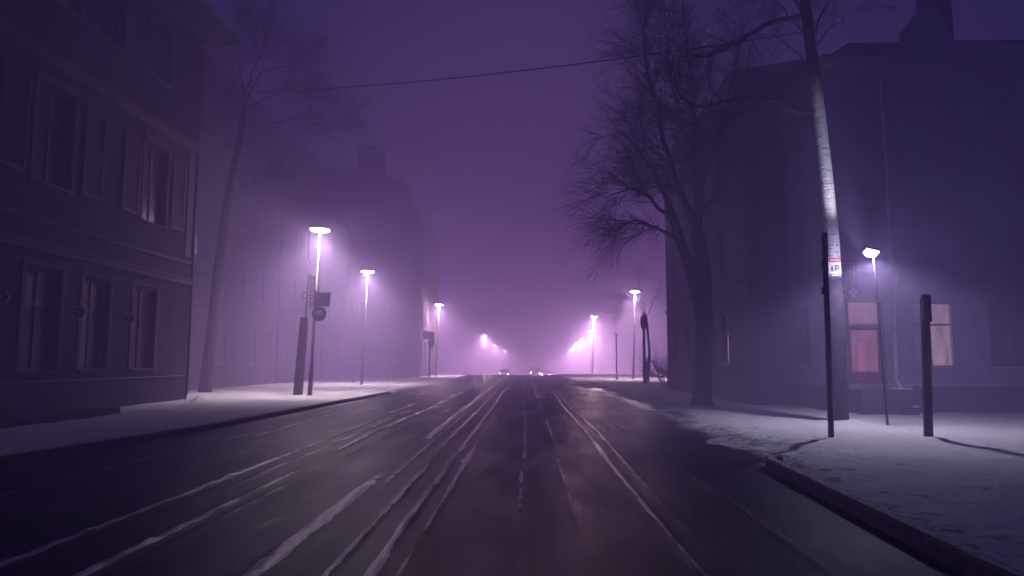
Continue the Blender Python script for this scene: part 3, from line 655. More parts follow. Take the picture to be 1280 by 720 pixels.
# ============================================================== STREET LAMPS
HZ = 7.55
def make_lamp():
    r = empty('street_lamp',(0,0,0),'x','street lamp','street lamps along the street')
    mb = MB(); mb.tube([(0,0,-.1),(0,0,1.2),(0,0,1.25),(0,0,HZ-.12)],[.10,.095,.07,.05],12); mb.build('pole', M['metal'], r, smooth=True)
    mb = MB(); mb.lathe((0,0,HZ),[(.05,-.20),(.09,-.10),(.2,-.045),(.44,-.02),(.47,.02),(.40,.06),(.2,.12),(.04,.15)],28); mb.build('lamp_head', M['polemetal'], r, smooth=True)
    mb = MB(); mb.lathe((0,0,HZ),[(.10,-.13),(.22,-.125),(.38,-.085),(.43,-.03),(.43,-.021),(.12,-.055)],28); mb.build('lens', M['lens'], r, smooth=True)
    return r
proto = make_lamp()
def add_bulb(r, power, color):
    ld = bpy.data.lights.new('light_source','SPOT'); ld.spot_size=math.radians(162); ld.spot_blend=1.0; ld.energy = power; ld.color = color; ld.shadow_soft_size = .12
    o = bpy.data.objects.new('light_source', ld); col.objects.link(o); o.parent = r; o.location = (0,0,HZ-.26); o.rotation_euler = (math.radians(20),0,0)
    l2 = bpy.data.lights.new('light_source','POINT'); l2.energy = power*.15; l2.color = color; l2.shadow_soft_size = .12
    o2 = bpy.data.objects.new('light_source', l2); col.objects.link(o2); o2.parent = r; o2.location = (0,0,HZ-.27)
    return o
lamps = [((400,288),'left street lamp nearest the camera, beside the thick dark post with round sign',10800,(1,.80,.82)),
 ((455,340),'left street lamp second from the camera, in front of the hazy chimney house',14000,(1,.76,.78)),
 ((546,381),'left street lamp third from the camera, beyond the corner of the hazy chimney house',40000,(1,.66,.70)),
 ((604,419),'left street lamp fourth from the camera, above the left pair of car lights',260000,(1,.62,.64)),
 ((617,432),'left street lamp fifth from the camera, a small point deep in the fog',260000,(1,.62,.64)),
 ((630,438.5),'farthest visible left street lamp, the lowest dot over the left car lights',260000,(1,.62,.64)),
 ((790,365),'right street lamp seen through the twigs of the small bare tree',26000,(1,.68,.72)),
 ((740,396),'right street lamp second from the camera, standing clear of the twigs',110000,(1,.62,.64)),
 ((738,414),'right street lamp third from the camera, just below the clear one',260000,(1,.62,.64)),
 ((725,424),'right street lamp fourth from the camera, in the curving row',260000,(1,.62,.64)),
 ((716.7,433),'right street lamp fifth from the camera, a small dot in the curving row',260000,(1,.62,.64)),
 ((712.6,437.5),'farthest visible right street lamp, the lowest dot of the curving row',260000,(1,.62,.64))]
BL=[]
for i,((px,py),lab,pw,c) in enumerate(lamps):
    r = proto if i==0 else copy_tree(proto)
    lo, hi = 10.0, 300.0
    for _ in range(50):
        ym = (lo+hi)/2
        if atY(px,py,ym).z > HZ+float(dip(np.array(ym))): hi = ym
        else: lo = ym
    p = atY(px,py,lo); gz = float(dip(np.array(p.y))); r.location = (p.x,p.y,.06+gz); tag(r,lab,'street lamp','street lamps along the street')
    if i==0: r.rotation_euler = (0,math.radians(1.9),0); r.location = (p.x-.25,p.y,.06)
    if i>=4 and i not in (6,7):
        for ch in r.children:
            if ch.name.startswith('lens'): ch.data = ch.data.copy(); ch.data.materials[0] = M['lensfar']
    BL.append((r,pw,c))

for q in BL: add_bulb(*q)

# ============================================================== LEFT POSTS AND SIGNS
p = G(372,494,.1); q = atY(380.5,398,p.y)
r = empty('timber_post',(p.x,p.y,.0),'thick dark leaning timber post left of the nearest left street lamp','post')
mb = MB(); mb.tube([(p.x,p.y,0),(p.x*.5+q.x*.5,p.y,q.z*.5),(q.x,p.y,q.z)],[.215,.20,.185],10); mb.build('post', M['wood'], r)
mb = MB(); mb.tube([(q.x,p.y,q.z),(q.x,p.y,q.z+.03)],.2,10); mb.build('cap', M['metal'], r)
# scroll bracket sign on thin pole standing on the post
t0 = atY(383,398,p.y); t1 = atY(389,343,p.y)
r = empty('scroll_sign',(q.x,p.y,q.z),'ornate wrought iron scroll sign on a thin pole above the thick timber post','sign')
mb = MB(); mb.tube([(q.x+.05,p.y,q.z-.3),(t1.x-.1,p.y,t1.z)],.04,8); mb.build('pole', M['metal'], r)
mb = MB(); bx = t1.x-.02
for k,(dz,w,h) in enumerate(((-.2,.34,.16),(-.5,.4,.16),(-.8,.36,.16),(-1.1,.3,.2),(-1.4,.22,.16))):
    z = t1.z+dz
    for s in (0,1):
        c = Vector((bx+.12+s*.16,p.y-.02,z)); mb.tube([c+Vector((math.cos(a)*.08*(1-a/14),0,math.sin(a)*.09*(1-a/14))) for a in [j*.7 for j in range(13)]],.022,5)
for x_,za,zb in ((bx+.02,.0,-1.6),(bx+.2,-.05,-1.5),(bx+.36,-.1,-1.3)): mb.tube([(x_,p.y,t1.z+za),(x_,p.y,t1.z+zb)],.024,5)
for dz in (-.1,-.36,-.66,-.96,-1.27): mb.tube([(bx-.08,p.y,t1.z+dz),(bx+.38,p.y,t1.z+dz)],.02,5)
ringd((bx-.25,p.y,t1.z-.95),(0,1,0),.14,.03,mb); mb.build('scrollwork', M['metal'], r)
# round sign and rectangular sign on the lamp pole
lx = lamps[0][0]; lp = G(400,288,HZ); ly = lp.y
c = atY(399,392.5,ly-.1)
r = empty('round_sign',tuple(c),'dark round stop sign with pale oval emblem on the nearest left lamp pole','sign')
mb = MB(); disc(c,(0,-1,0),.33,.03,mb,28); mb.build('plate', M['signface'], r)
mb = MB(); cc=c+Vector((0,-.045,.05))
mb.tube([cc+Vector((.15*math.cos(2*PI*k/20),0,.09*math.sin(2*PI*k/20))) for k in range(21)],.016,5,False)
mb.tube([cc+Vector((-.07,0,.03)),cc+Vector((.0,0,-.03)),cc+Vector((.07,0,.03))],.02,5); mb.tube([cc+Vector((-.05,0,-.02)),cc+Vector((.05,0,-.02))],.012,5); mb.build('emblem', M['signwhite'], r)
mb = MB(); mb.box((c.x-.32,c.y+.0,c.z-.03),(c.x+.05,c.y+.03,c.z+.03)); mb.build('bracket', M['metal'], r)
a = atY(395,383,ly-.05); b = atY(413,366,ly-.05)
r = empty('box_sign',((a.x+b.x)/2,ly,a.z),'rectangular violet sign box with a small roof on the nearest left lamp pole','sign')
mb = MB(); mb.box((a.x+.06,ly-.14,a.z),(b.x,ly+.02,b.z-.04)); mb.build('box', M['signblue'], r, bevel=.01)
mb = MB(); mb.box((a.x+.02,ly-.18,b.z-.038),(b.x+.05,ly+.05,b.z)); mb.box((a.x-.1,ly-.08,a.z-.05),(a.x+.058,ly-.02,b.z+.1)); mb.build('lid', M['metal'], r)
# second assembly
p = G(441,478.5,.1)
r = empty('post_sign',(p.x,p.y,0),'thin post with a small square sign just left of the second left lamp','sign')
t1 = atY(441,373,p.y); mb=MB(); mb.tube([(p.x,p.y,-.05),(t1.x,p.y,t1.z)],.055,8); mb.build('post', M['metal'], r)
a = atY(433,382,p.y-.06); b = atY(442.5,371,p.y-.06); mb=MB(); mb.box((a.x,p.y-.1,a.z),(b.x,p.y-.06,b.z)); mb.build('plate', M['signface'], r)
# third assembly
p = G(537,472,.1)
r = empty('sign_cluster',(p.x,p.y,0),'post carrying several small signs beside the third left lamp','sign')
t1 = atY(537,414,p.y); mb=MB(); mb.tube([(p.x,p.y,-.05),(t1.x,p.y,t1.z)],.1,8); mb.build('post', M['metal'], r)
for (x0,y0,x1,y1) in ((529,424,535.5,414),(537.5,424,543,415)):
    a=atY(x0,y0,p.y-.12); b=atY(x1,y1,p.y-.12); mb=MB(); mb.box((a.x,p.y-.16,a.z),(b.x,p.y-.12,b.z)); mb.build('plate', M['signface'], r)
c=atY(539,429,p.y-.12); mb=MB(); disc(c,(0,-1,0),.36,.04,mb); mb.build('round_plate', M['signface'], r)

# ============================================================== RIGHT POSTS AND SIGNS
# floodlight on thin pole
fl = Vector((8.43,16.8,0)); ft = atY(1089,317,16.8)
rF = empty('yard_lamp',(fl.x,fl.y,0),'bright white yard lamp on a thin dark pole in front of the red door','lamp')
mb = MB(); mb.tube([(fl.x,fl.y,-.05),(ft.x+.05,fl.y,ft.z-.10)],[.032,.022],8); mb.tube([(ft.x+.05,fl.y,ft.z-.12),(ft.x+.02,fl.y+.06,ft.z+.05)],.022,6); mb.build('pole', M['metal'], rF)
mb = MB(); ang=Matrix.Rotation(math.radians(12),3,'Y')@Matrix.Rotation(math.radians(-22),3,'X')
def tb(mb,c,sx,sy,sz,R,tap=1):
    P=[c+R@Vector((x*sx*(tap if z<0 else 1),y*sy*(tap if z<0 else 1),z*sz)) for z in (-1,1) for (x,y) in ((-1,-1),(1,-1),(1,1),(-1,1))]
    mb.add(P,[(0,3,2,1),(4,5,6,7),(0,1,5,4),(1,2,6,5),(2,3,7,6),(3,0,4,7)])
tb(mb,ft+Vector((0,.02,.07)),.17,.12,.03,ang); mb.build('hood', M['metal'], rF, bevel=.01)
mb = MB(); tb(mb,ft,.155,.10,.06,ang,.62); mb.build('lens', M['flood'], rF, bevel=.01)
ld = bpy.data.lights.new('light_source','SPOT'); ld.spot_size=math.radians(156); ld.spot_blend=.55; ld.energy = 780; ld.color=(.90,.84,1); ld.shadow_soft_size=.08
l2 = bpy.data.lights.new('light_source','POINT'); l2.energy = 115; l2.color=(.70,.66,1); l2.shadow_soft_size=.08
o = bpy.data.objects.new('light_source', l2); link(o, rF); o.location = (ft.x-fl.x-.03, -.10, ft.z-.16)
l3 = bpy.data.lights.new('light_source','SPOT'); l3.energy = 650; l3.color=(.86,.84,1); l3.shadow_soft_size=.08; l3.spot_size=math.radians(50); l3.spot_blend=1.0  # extra spot added to brighten the trunk, aimed upward from the lamp
o = bpy.data.objects.new('light_source', l3); link(o, rF); o.location = (ft.x-fl.x-.22, .0, ft.z+.02)
o.rotation_euler = (Vector((7.62,18.0,7.3))-Vector((ft.x-.22,16.8,ft.z+.02))).to_track_quat('-Z','Y').to_euler()
o = bpy.data.objects.new('light_source', ld); link(o, rF); o.location = (ft.x-fl.x-.03, -.06, ft.z-.13)
# thin near post with sign
p = G(1039,548,.08); t1 = atY(1030.5,291,p.y)
r = empty('sign_post',(p.x,p.y,0),'tall thin dark post standing in snow left of the white-barked tree','post')
mb = MB(); mb.tube([(p.x,p.y,-.05),(t1.x,p.y,t1.z)],.058,10); mb.build('post', M['metal'], r, smooth=True)
for py in (331,364,300):
    a = atY(1029.5,py,p.y); mb=MB(); mb.box((a.x-.05,p.y-.05,a.z-.07),(a.x+.03,p.y+.05,a.z+.08)); mb.build('clamp', M['metal'], r, bevel=.008)
mb = MB(); 
e0=atY(1036,372,p.y-.06); e1=atY(1036,346,p.y-.06); e2=atY(1048,346,p.y-.06)
mb.tube([e0,e1,e2],.012,6); mb.build('conduit', M['pipe'], r)
a = atY(1037,346.5,17.25); b = atY(1050.5,322,17.25)
r = empty('notice_sign',((a.x+b.x)/2,17.25,a.z),'small red and white notice sign fixed to the white-barked tree','sign')
w=b.x-a.x; h=b.z-a.z; y=17.25
mb=MB(); mb.box((a.x,y,a.z),(b.x,y+.02,b.z)); mb.build('plate',M['signwhite'],r)
mb=MB(); mb.box((a.x+.002,y-.004,b.z-h*.24),(b.x-.002,y-.001,b.z-.003)); mb.build('red_band',M['signred'],r)
mb=MB(); mb.box((a.x+.002,y-.004,a.z+.003),(b.x-.002,y-.001,a.z+h*.18))
for (u0,u1,v0,v1) in ((.12,.38,.30,.36),(.16,.34,.38,.52),(.22,.30,.54,.62),(.5,.62,.30,.62),(.62,.8,.54,.62),(.62,.8,.42,.48),(.8,.88,.3,.62)):
    mb.box((a.x+w*u0,y-.004,a.z+h*v0),(a.x+w*u1,y-.001,a.z+h*v1))
mb.build('lettering',M['signface'],r)
mb=MB()
for k in range(5): mb.box((a.x+w*(.12+k*.16),y-.008,b.z-h*.17),(a.x+w*(.21+k*.16),y-.005,b.z-h*.08))
for k in range(3): mb.box((a.x+w*(.2+k*.2),y-.008,a.z+h*.07),(a.x+w*(.32+k*.2),y-.005,a.z+h*.12))
mb.build('white_lettering',M['signwhite'],r)
mb=MB(); mb.box((a.x+.05,y+.021,a.z+h*.5),(a.x+.12,y+.52,a.z+h*.5+.04)); mb.build('bracket',M['metal'],r)
# right marker post
p = G(1161,548,.08); t1 = atY(1156,370,p.y)
r = empty('marker_post',(p.x,p.y,0),'dark flat marker post with boxed top in front of the lit window','post')
mb=MB(); mb.prism([(p.x-.085,p.y-.04,-.05),(p.x+.07,p.y-.04,-.05),(p.x+.07,p.y+.04,-.05),(p.x-.085,p.y+.04,-.05)],(t1.x-p.x,0,t1.z)); mb.build('post',M['metal'],r,bevel=.008)
z1=t1.z; z0=t1.z-.52; x=t1.x-.01
mb=MB(); mb.box((x-.085,p.y-.07,z0),(x+.075,p.y-.042,z1)); mb.box((x-.085,p.y-.10,z0),(x-.07,p.y-.071,z1)); mb.box((x+.06,p.y-.10,z0),(x+.075,p.y-.071,z1)); mb.box((x-.085,p.y-.10,z1),(x+.075,p.y-.042,z1+.02)); mb.build('timetable_box',M['metal'],r)
mb=MB(); mb.box((x-.068,p.y-.076,z0+.02),(x+.058,p.y-.071,z1-.02)); mb.build('face',M['signblue'],r)
mb=MB(); mb.box((x-.095,p.y-.102,z0),(x-.0855,p.y-.05,z1)); mb.build('edge_strip',M['frame'],r)
# far right posts
p = G(806,480,.1); t1=atY(804.5,398,p.y)
r = empty('signal_post',(p.x,p.y,0),'slim post with dark lantern-shaped box on top under the small bare tree','post')
mb=MB(); mb.tube([(p.x,p.y,-.05),(p.x,p.y,1.2),(p.x,p.y,1.22),(t1.x,p.y,t1.z)],[.14,.13,.09,.08],10); mb.build('post',M['metal'],r)
mb=MB(); mb.lathe((t1.x,p.y,t1.z-.75),[(.08,0),(.2,.15),(.24,.6),(.2,.85),(.06,1.0)],12); mb.build('lantern_box',M['metal'],r)
p = G(771,475,.1); t1=atY(771,418,p.y)
r = empty('crossbar_post',(p.x,p.y,0),'thin post with a short crossbar on top, right of the clear right lamps','post')
mb=MB(); mb.tube([(p.x,p.y,-.05),(p.x,p.y,t1.z)],.055,8); mb.build('post',M['metal'],r)
mb=MB(); mb.box((p.x-.35,p.y-.04,t1.z),(p.x+.3,p.y+.04,t1.z+.07)); mb.build('crossbar',M['metal'],r)

# ============================================================== TREES
def grow(p, d, L, r0, r1, nseg, wig, trop, rnd):
    pts=[p.copy()]; d=d.normalized()
    for i in range(nseg):
        d=(d+Vector((rnd.gauss(0,wig),rnd.gauss(0,wig),rnd.gauss(0,wig)))+Vector(trop)/nseg).normalized()
        pts.append(pts[-1]+d*(L/nseg))
    return pts,[r0+(r1-r0)*i/nseg for i in range(nseg+1)]
def along(pts, rad, t):
    x=t*(len(pts)-1); i=min(int(x),len(pts)-2); f=x-i
    return pts[i].lerp(pts[i+1],f), rad[i]+(rad[i+1]-rad[i])*f, (pts[i+1]-pts[i]).normalized()
def side(d, ang, rnd, bias=None):
    a=d.orthogonal().normalized(); a.rotate(Matrix.Rotation(rnd.uniform(0,2*PI),3,d))
    v=(d*math.cos(ang)+a*math.sin(ang))
    if bias is not None: v=v+Vector(bias)
    return v.normalized()
def branchset(limbs, rnd, crown, trunkmb, n1, n2, n3, l1, l2, l3, trop, bias=None, tmin=.15, rmin=.006, sub=.55):
    for pts,rad in limbs:
        trunkmb.tube(pts,rad,7)
        LL=sum((b-a).length for a,b in zip(pts[:-1],pts[1:]))
        k1=max(3,int(n1*LL))
        for i in range(k1):
            t=tmin+(1-tmin)*(i+rnd.random())/k1
            p,r,d=along(pts,rad,t)
            q,qr=grow(p,side(d,rnd.uniform(.45,1.0),rnd,bias),l1*rnd.uniform(.6,1.2)*(1.15-.5*t),r*sub,max(rmin,r*.15),6,.11,trop,rnd)
            crown.tube(q,qr,5)
            for j in range(n2):
                t2=.15+.85*(j+rnd.random())/n2
                p2,r2,d2=along(q,qr,t2)
                s,sr=grow(p2,side(d2,rnd.uniform(.35,.85),rnd,bias),l2*rnd.uniform(.5,1.2),r2*.6,rmin*.8,5,.1,trop,rnd)
                crown.tube(s,sr,4,False)
                for k in range(n3):
                    p3,r3,d3=along(s,sr,.1+.9*(k+rnd.random())/n3)
                    u,ur=grow(p3,side(d3,rnd.uniform(.3,.7),rnd),l3*rnd.uniform(.5,1.3),max(rmin*.75,r3*.7),rmin*.5,3,.09,trop,rnd)
                    crown.tube(u,ur,3,False)
# --- big bare tree right
rnd=random.Random(4)
b0=G(880,507,.1); YT=b0.y+.3
r=empty('bare_tree',(b0.x,YT,0),'large bare tree with drooping fan of twigs in front of the tall dark right house','tree')
tm=MB(); cm=MB()
def pt(px,py,y): return atY(px,py,y)
tm.tube([Vector((b0.x,YT,-.1)),Vector((b0.x+.02,YT,.35)),pt(881,400,YT),pt(878,330,YT),pt(871,290,YT)],[.48,.33,.29,.28,.26],14)
tm.tube([pt(881,420,YT),pt(868,352,YT-.1),pt(850,300,YT-.3),pt(842,270,YT-.5)],[.2,.22,.17,.14],10)
limbs=[]
def limb(P, r0, r1, n=10):
    # smooth polyline through control points
    P=[Vector(p) for p in P]; out=[]
    for i in range(len(P)-1):
        a,b,c,d=P[max(i-1,0)],P[i],P[i+1],P[min(i+2,len(P)-1)]
        for k in range(4):
            t=k/4; out.append(.5*((2*b)+(c-a)*t+(2*a-5*b+4*c-d)*t*t+(3*b-a-3*c+d)*t**3)+Vector((rnd.gauss(0,.03),rnd.gauss(0,.03),rnd.gauss(0,.03))))
    out.append(P[-1]); n=len(out)-1
    return out,[r0+(r1-r0)*(i/n)**.8 for i in range(n+1)]
limbs.append(limb([pt(871,290,YT),pt(872,220,YT+.3),pt(868,150,YT+.5),pt(860,70,YT+.5),pt(850,-40,YT+.3)],.20,.04))
limbs.append(limb([pt(868,285,YT),pt(845,225,YT-.4),pt(826,160,YT-.8),pt(812,90,YT-1),pt(800,20,YT-1)],.15,.03))
limbs.append(limb([pt(843,272,YT-.5),pt(822,225,YT-.9),pt(800,190,YT-1.3),pt(775,165,YT-1.6)],.12,.025))
limbs.append(limb([pt(846,285,YT-.4),pt(815,250,YT-1.2),pt(790,235,YT-1.8),pt(762,245,YT-2.2)],.10,.02))
limbs.append(limb([pt(850,300,YT-.2),pt(820,285,YT-.6),pt(795,275,YT-1.1),pt(765,290,YT-1.4)],.08,.016))
limbs.append(limb([pt(872,240,YT+.3),pt(895,180,YT+.2),pt(915,110,YT),pt(930,30,YT-.3)],.13,.03))
limbs.append(limb([pt(873,270,YT),pt(905,225,YT+.2),pt(930,170,YT+.2),pt(945,100,YT)],.09,.02))
limbs.append(limb([pt(869,200,YT+.4),pt(845,130,YT+1),pt(836,60,YT+1.4),pt(830,0,YT+1.6)],.10,.025))
branchset(limbs,rnd,cm,tm,3.2,10,6,1.6,1.1,.75,(-.16,-.05,-.20),bias=(-.16,-.05,.06),rmin=.0062,sub=.42)
tm.build('trunk',M['bark'],r,smooth=True); cm.build('crown',M['bark'],r)
# --- birch (white barked trunk)
rnd=random.Random(9)
YB=18.0
bb=atY(1048.5,533,YB); 
r=empty('birch_tree',(bb.x,YB,0),'leaning white-barked tree lit by the yard lamp, its foot in snow','tree')
tm=MB(); cm=MB()
tr=[Vector((bb.x+.03,YB,-.1)),Vector((bb.x,YB,.25)),pt(1047,450,YB),pt(1044,380,YB),pt(1040,300,YB),pt(1032,210,YB),pt(1021,115,YB),pt(1012,50,YB),pt(1004,-20,YB),pt(998,-110,YB),pt(990,-220,YB)]
tm.tube(tr,[.27,.24,.215,.195,.175,.155,.145,.14,.13,.10,.05],16)
limbs=[]
limbs.append(limb([pt(1006,18,YB),pt(965,28,YB-.2),pt(925,52,YB-.3),pt(885,70,YB-.2),pt(858,66,YB)],.075,.03))
limbs.append(limb([pt(1024,138,YB),pt(1000,138,YB+.1),pt(960,126,YB+.1),pt(915,124,YB+.2),pt(870,134,YB+.3),pt(848,112,YB+.4),pt(843,95,YB+.4)],.085,.03))
limbs.append(limb([pt(1012,52,YB),pt(1030,15,YB),pt(1050,-40,YB+.2)],.05,.015))
limbs.append(limb([pt(1008,20,YB),pt(985,-15,YB+.3),pt(960,-60,YB+.5)],.05,.015))
limbs.append(limb([pt(1014,60,YB),pt(1000,35,YB+.2),pt(975,5,YB+.4)],.035,.012))
limbs.append(limb([pt(1014,62,YB),pt(1036,40,YB+.2),pt(1062,12,YB+.4)],.03,.010))
limbs.append(limb([pt(1007,10,YB),pt(980,-20,YB-.3),pt(950,-30,YB-.6)],.04,.012))
limbs.append(limb([pt(1005,-5,YB),pt(1030,-50,YB-.2),pt(1055,-90,YB-.3)],.05,.014))
limbs.append(limb([pt(1016,85,YB),pt(990,60,YB-.3),pt(965,40,YB-.5)],.03,.01))
lm=MB(); branchset(limbs,rnd,cm,lm,2.2,7,5,1.2,.7,.45,(.0,0,.10),rmin=.0055,tmin=.3,sub=.45)
for q in limbs: pass
lm.build('limbs',M['bark'],r,smooth=True)
tm.build('trunk',M['birch'],r,smooth=True); cm.build('crown',M['bark'],r)
# --- leaning tree left
rnd=random.Random(21)
b0=G(257,491,.1); YL=b0.y
r=empty('leaning_tree',(b0.x,YL,0),'tall slender bare tree leaning beside the corner of the left brown house','tree')
tm=MB(); cm=MB()
tm.tube([Vector((b0.x-.05,YL,-.1)),pt(257,480,YL),pt(264,420,YL),pt(272,340,YL),pt(281,270,YL),pt(292,210,YL),pt(302,160,YL),pt(306,115,YL)],[.36,.29,.25,.22,.19,.16,.14,.12],12)
limbs=[]
limbs.append(limb([pt(306,118,YL),pt(300,85,YL+.3),pt(297,55,YL+.5),pt(290,20,YL+.5)],.07,.02))
limbs.append(limb([pt(306,118,YL),pt(318,85,YL),pt(330,55,YL-.2),pt(340,15,YL-.2)],.08,.02))
limbs.append(limb([pt(308,125,YL),pt(325,95,YL-.4),pt(350,85,YL-.6),pt(385,78,YL-.8)],.06,.018))
limbs.append(limb([pt(305,135,YL),pt(330,125,YL+.3),pt(360,112,YL+.5),pt(395,118,YL+.5)],.06,.015))
limbs.append(limb([pt(304,130,YL),pt(285,110,YL+.2),pt(265,90,YL+.4)],.05,.014))
limbs.append(limb([pt(302,160,YL),pt(335,155,YL-.3),pt(380,147,YL-.6),pt(420,152,YL-.8)],.055,.014))
limbs.append(limb([pt(302,150,YL),pt(280,135,YL-.2),pt(262,120,YL-.3)],.04,.012))
limbs.append(limb([pt(290,238,YL),pt(310,232,YL-.2),pt(330,228,YL-.3)],.02,.008))
branchset(limbs,rnd,cm,tm,2.3,9,6,1.9,1.2,.8,(.22,0,.10),bias=(.12,0,.18),rmin=.0075,tmin=.3,sub=.42)
for (a_,b_,c_) in (((270,345),(292,352),(312,352)),((270,350),(250,342),(242,336)),((265,400),(250,395),(238,398)),((276,310),(262,322),(252,318))):
    q=limb([pt(*a_,YL),pt(*b_,YL-.2),pt(*c_,YL-.3)],.022,.008); cm.tube(q[0],q[1],5)
    for j in range(4):
        p_,r_,d_=along(q[0],q[1],.4+.15*j); s,sr=grow(p_,side(d_,.7,rnd),.8,.009,.005,4,.15,(0,0,-.1),rnd); cm.tube(s,sr,4,False)
tm.build('trunk',M['bark'],r,smooth=True); cm.build('crown',M['bark'],r)
# --- small tree around the right lamp
rnd=random.Random(33)
b0=G(812,479,.1); YS=b0.y+1.5
r=empty('small_tree',(b0.x,YS,0),'small bare tree whose twigs surround the first right street lamp','tree')
tm=MB(); cm=MB()
tm.tube([Vector((b0.x+.1,YS,-.1)),pt(812,440,YS),pt(808,395,YS)],[.13,.10,.08],8)
limbs=[limb([pt(808,398,YS),pt(803,375,YS),pt(798,352,YS)],.05,.015),limb([pt(808,398,YS),pt(795,378,YS-.3),pt(775,368,YS-.5)],.045,.012),limb([pt(808,396,YS),pt(818,375,YS+.2),pt(826,355,YS+.3)],.045,.012),limb([pt(806,392,YS),pt(788,385,YS+.2),pt(768,388,YS+.3)],.03,.01)]
branchset(limbs,rnd,cm,tm,2.4,6,4,1.5,.9,.5,(-.3,0,-.35),rmin=.008,tmin=.2)
tm.build('trunk',M['bark'],r,smooth=True); cm.build('crown',M['bark'],r)
# --- bare shrub at the end of the street house
rnd=random.Random(5)
r=empty('bare_shrub',(8.3,42,0),'dark bare shrub at the far corner of the tall dark right house','shrub')
tm=MB(); cm=MB()
limbs=[]
for k in range(16):
    w=rnd.uniform(0,2*PI); limbs.append(grow(Vector((8.4+.5*math.cos(w),42+.5*math.sin(w),0)),Vector((math.cos(w)*.6,math.sin(w)*.6,1)),rnd.uniform(1.4,2.4),.03,.012,6,.1,(0,0,-.1),rnd))
branchset(limbs,rnd,cm,tm,3.5,6,4,.9,.5,.3,(0,0,0),rmin=.009,tmin=.1)
tm.build('stem',M['bark'],r); cm.build('crown',M['bark'],r)
# --- dry weeds at the foot of the left house corner
rnd=random.Random(8)
b0=G(233,502,.12)
mb=MB()
for k in range(14):
    q,qr=grow(Vector((b0.x+.15+rnd.uniform(-.1,.6),b0.y-.4+rnd.uniform(-.2,.2),.1)),Vector((rnd.uniform(-.7,.9),rnd.uniform(-.4,.4),1)),rnd.uniform(.2,.55),.009,.004,4,.2,(0,0,-.2),rnd); mb.tube(q,qr,4)
tag(mb.build('dry_weed',M['bark'],None,(b0.x,b0.y,.1)),'dry weed stalks in the snow at the corner of the left house','plant')

# ============================================================== OVERHEAD CABLE
a=pt(246,118,27.6); a.x=AX+.05; b=pt(1005,40,YB)
P=[]; r0=ray(246,118)
for k in range(25):
    t=k/24; q=a.lerp(b,t); q.z-=.35*4*t*(1-t); P.append(q)
mb=MB(); mb.tube(P,.018,5)
tag(mb.build('overhead_cable',M['wire'],None,tuple(a)),'thin black cable strung high across the street','cable')

# ============================================================== CARS
def make_car():
    r=empty('oncoming_car',(0,0,0),'x','car','cars with lit headlights in the fog')
    W=.88
    def loft(mb,prof,w0,w1,zsplit):
        # side profile (y,z) lofted across the width with tumblehome
        xs=[-1,-.85,.85,1]; rings=[]
        for x in xs:
            inn=1.0 if abs(x)<1 else .93
            rings.append([(x*(w0 if z<zsplit else w1), y*inn+(0), z if abs(x)<1 else z*.97+.01) for y,z in prof])
        k=len(prof); vs=[v for q in rings for v in q]
        fs=[(i*k+j,i*k+(j+1)%k,(i+1)*k+(j+1)%k,(i+1)*k+j) for i in range(3) for j in range(k)]+[tuple(range(k)),tuple(reversed(range(3*k,4*k)))]
        mb.add(vs,fs)
    mb=MB(); loft(mb,[(-2.1,.3),(-2.15,.55),(-2.05,.75),(-1.2,.92),(1.7,.95),(2.1,.85),(2.12,.5),(2.05,.28)],W,W,9); mb.build('body',M['carpaint'],r,bevel=.04)
    mb=MB(); loft(mb,[(-1.2,.93),(-.45,1.42),(1.0,1.45),(1.75,.96)],.80,.62,1.2); c=mb.build('cabin',M['glass'],r)
    mb=MB(); mb.box((-.6,-.42,1.43),(.6,1.0,1.475)); mb.build('roof',M['carpaint'],r,bevel=.02)
    for sx in (-1,1):
        for y in (-1.35,1.35):
            mb=MB(); mb.tube([(sx*.70,y,.31),(sx*.90,y,.31)],.31,20); w=mb.build('wheel',M['rubber'],r)
            mb=MB(); mb.tube([(sx*.895,y,.31),(sx*.915,y,.31)],.19,16); mb.build('rim',M['polemetal'],w)
        mb=MB(); mb.tube([(sx*.66,-2.165,.66),(sx*.66,-2.05,.66)],.095,14); mb.build('headlight',M['headlight'],r)
        mb=MB(); mb.box((sx*.95-.07,-.95,.95),(sx*.95+.07,-.8,1.07)); mb.build('mirror',M['carpaint'],r,bevel=.02)
    mb=MB(); mb.box((-.45,-2.17,.42),(.45,-2.13,.55)); mb.build('grille',M['metal'],r)
    mb=MB(); mb.box((-.26,-2.19,.33),(.26,-2.172,.43)); mb.build('number_plate',M['signwhite'],r)
    return r
cp=make_car()
for i,(px,y,lab) in enumerate(((630.8,113,'car with lit headlights in the left lane, left pair of lights'),(668.6,104,'nearest car with lit headlights, low in the middle of the fog'),(682,119,'car with lit headlights just behind and right of the nearest one'))):
    r=cp if i==0 else copy_tree(cp); x=(px-657)/880*y; r.location=(x,y,float(dip(np.array(float(y))))); tag(r,lab,'car','cars with lit headlights in the fog')

for r in [o for o in bpy.data.objects if o.name.startswith('oncoming_car')]:
    ld=bpy.data.lights.new('headlight_beam','SPOT'); ld.energy=9000; ld.color=(1,.72,.66); ld.spot_size=math.radians(75); ld.spot_blend=1; ld.shadow_soft_size=.1
    o=bpy.data.objects.new('headlight_beam',ld); col.objects.link(o); o.parent=r; o.location=(0,-2.35,.7); o.rotation_euler=(math.radians(92),0,PI)

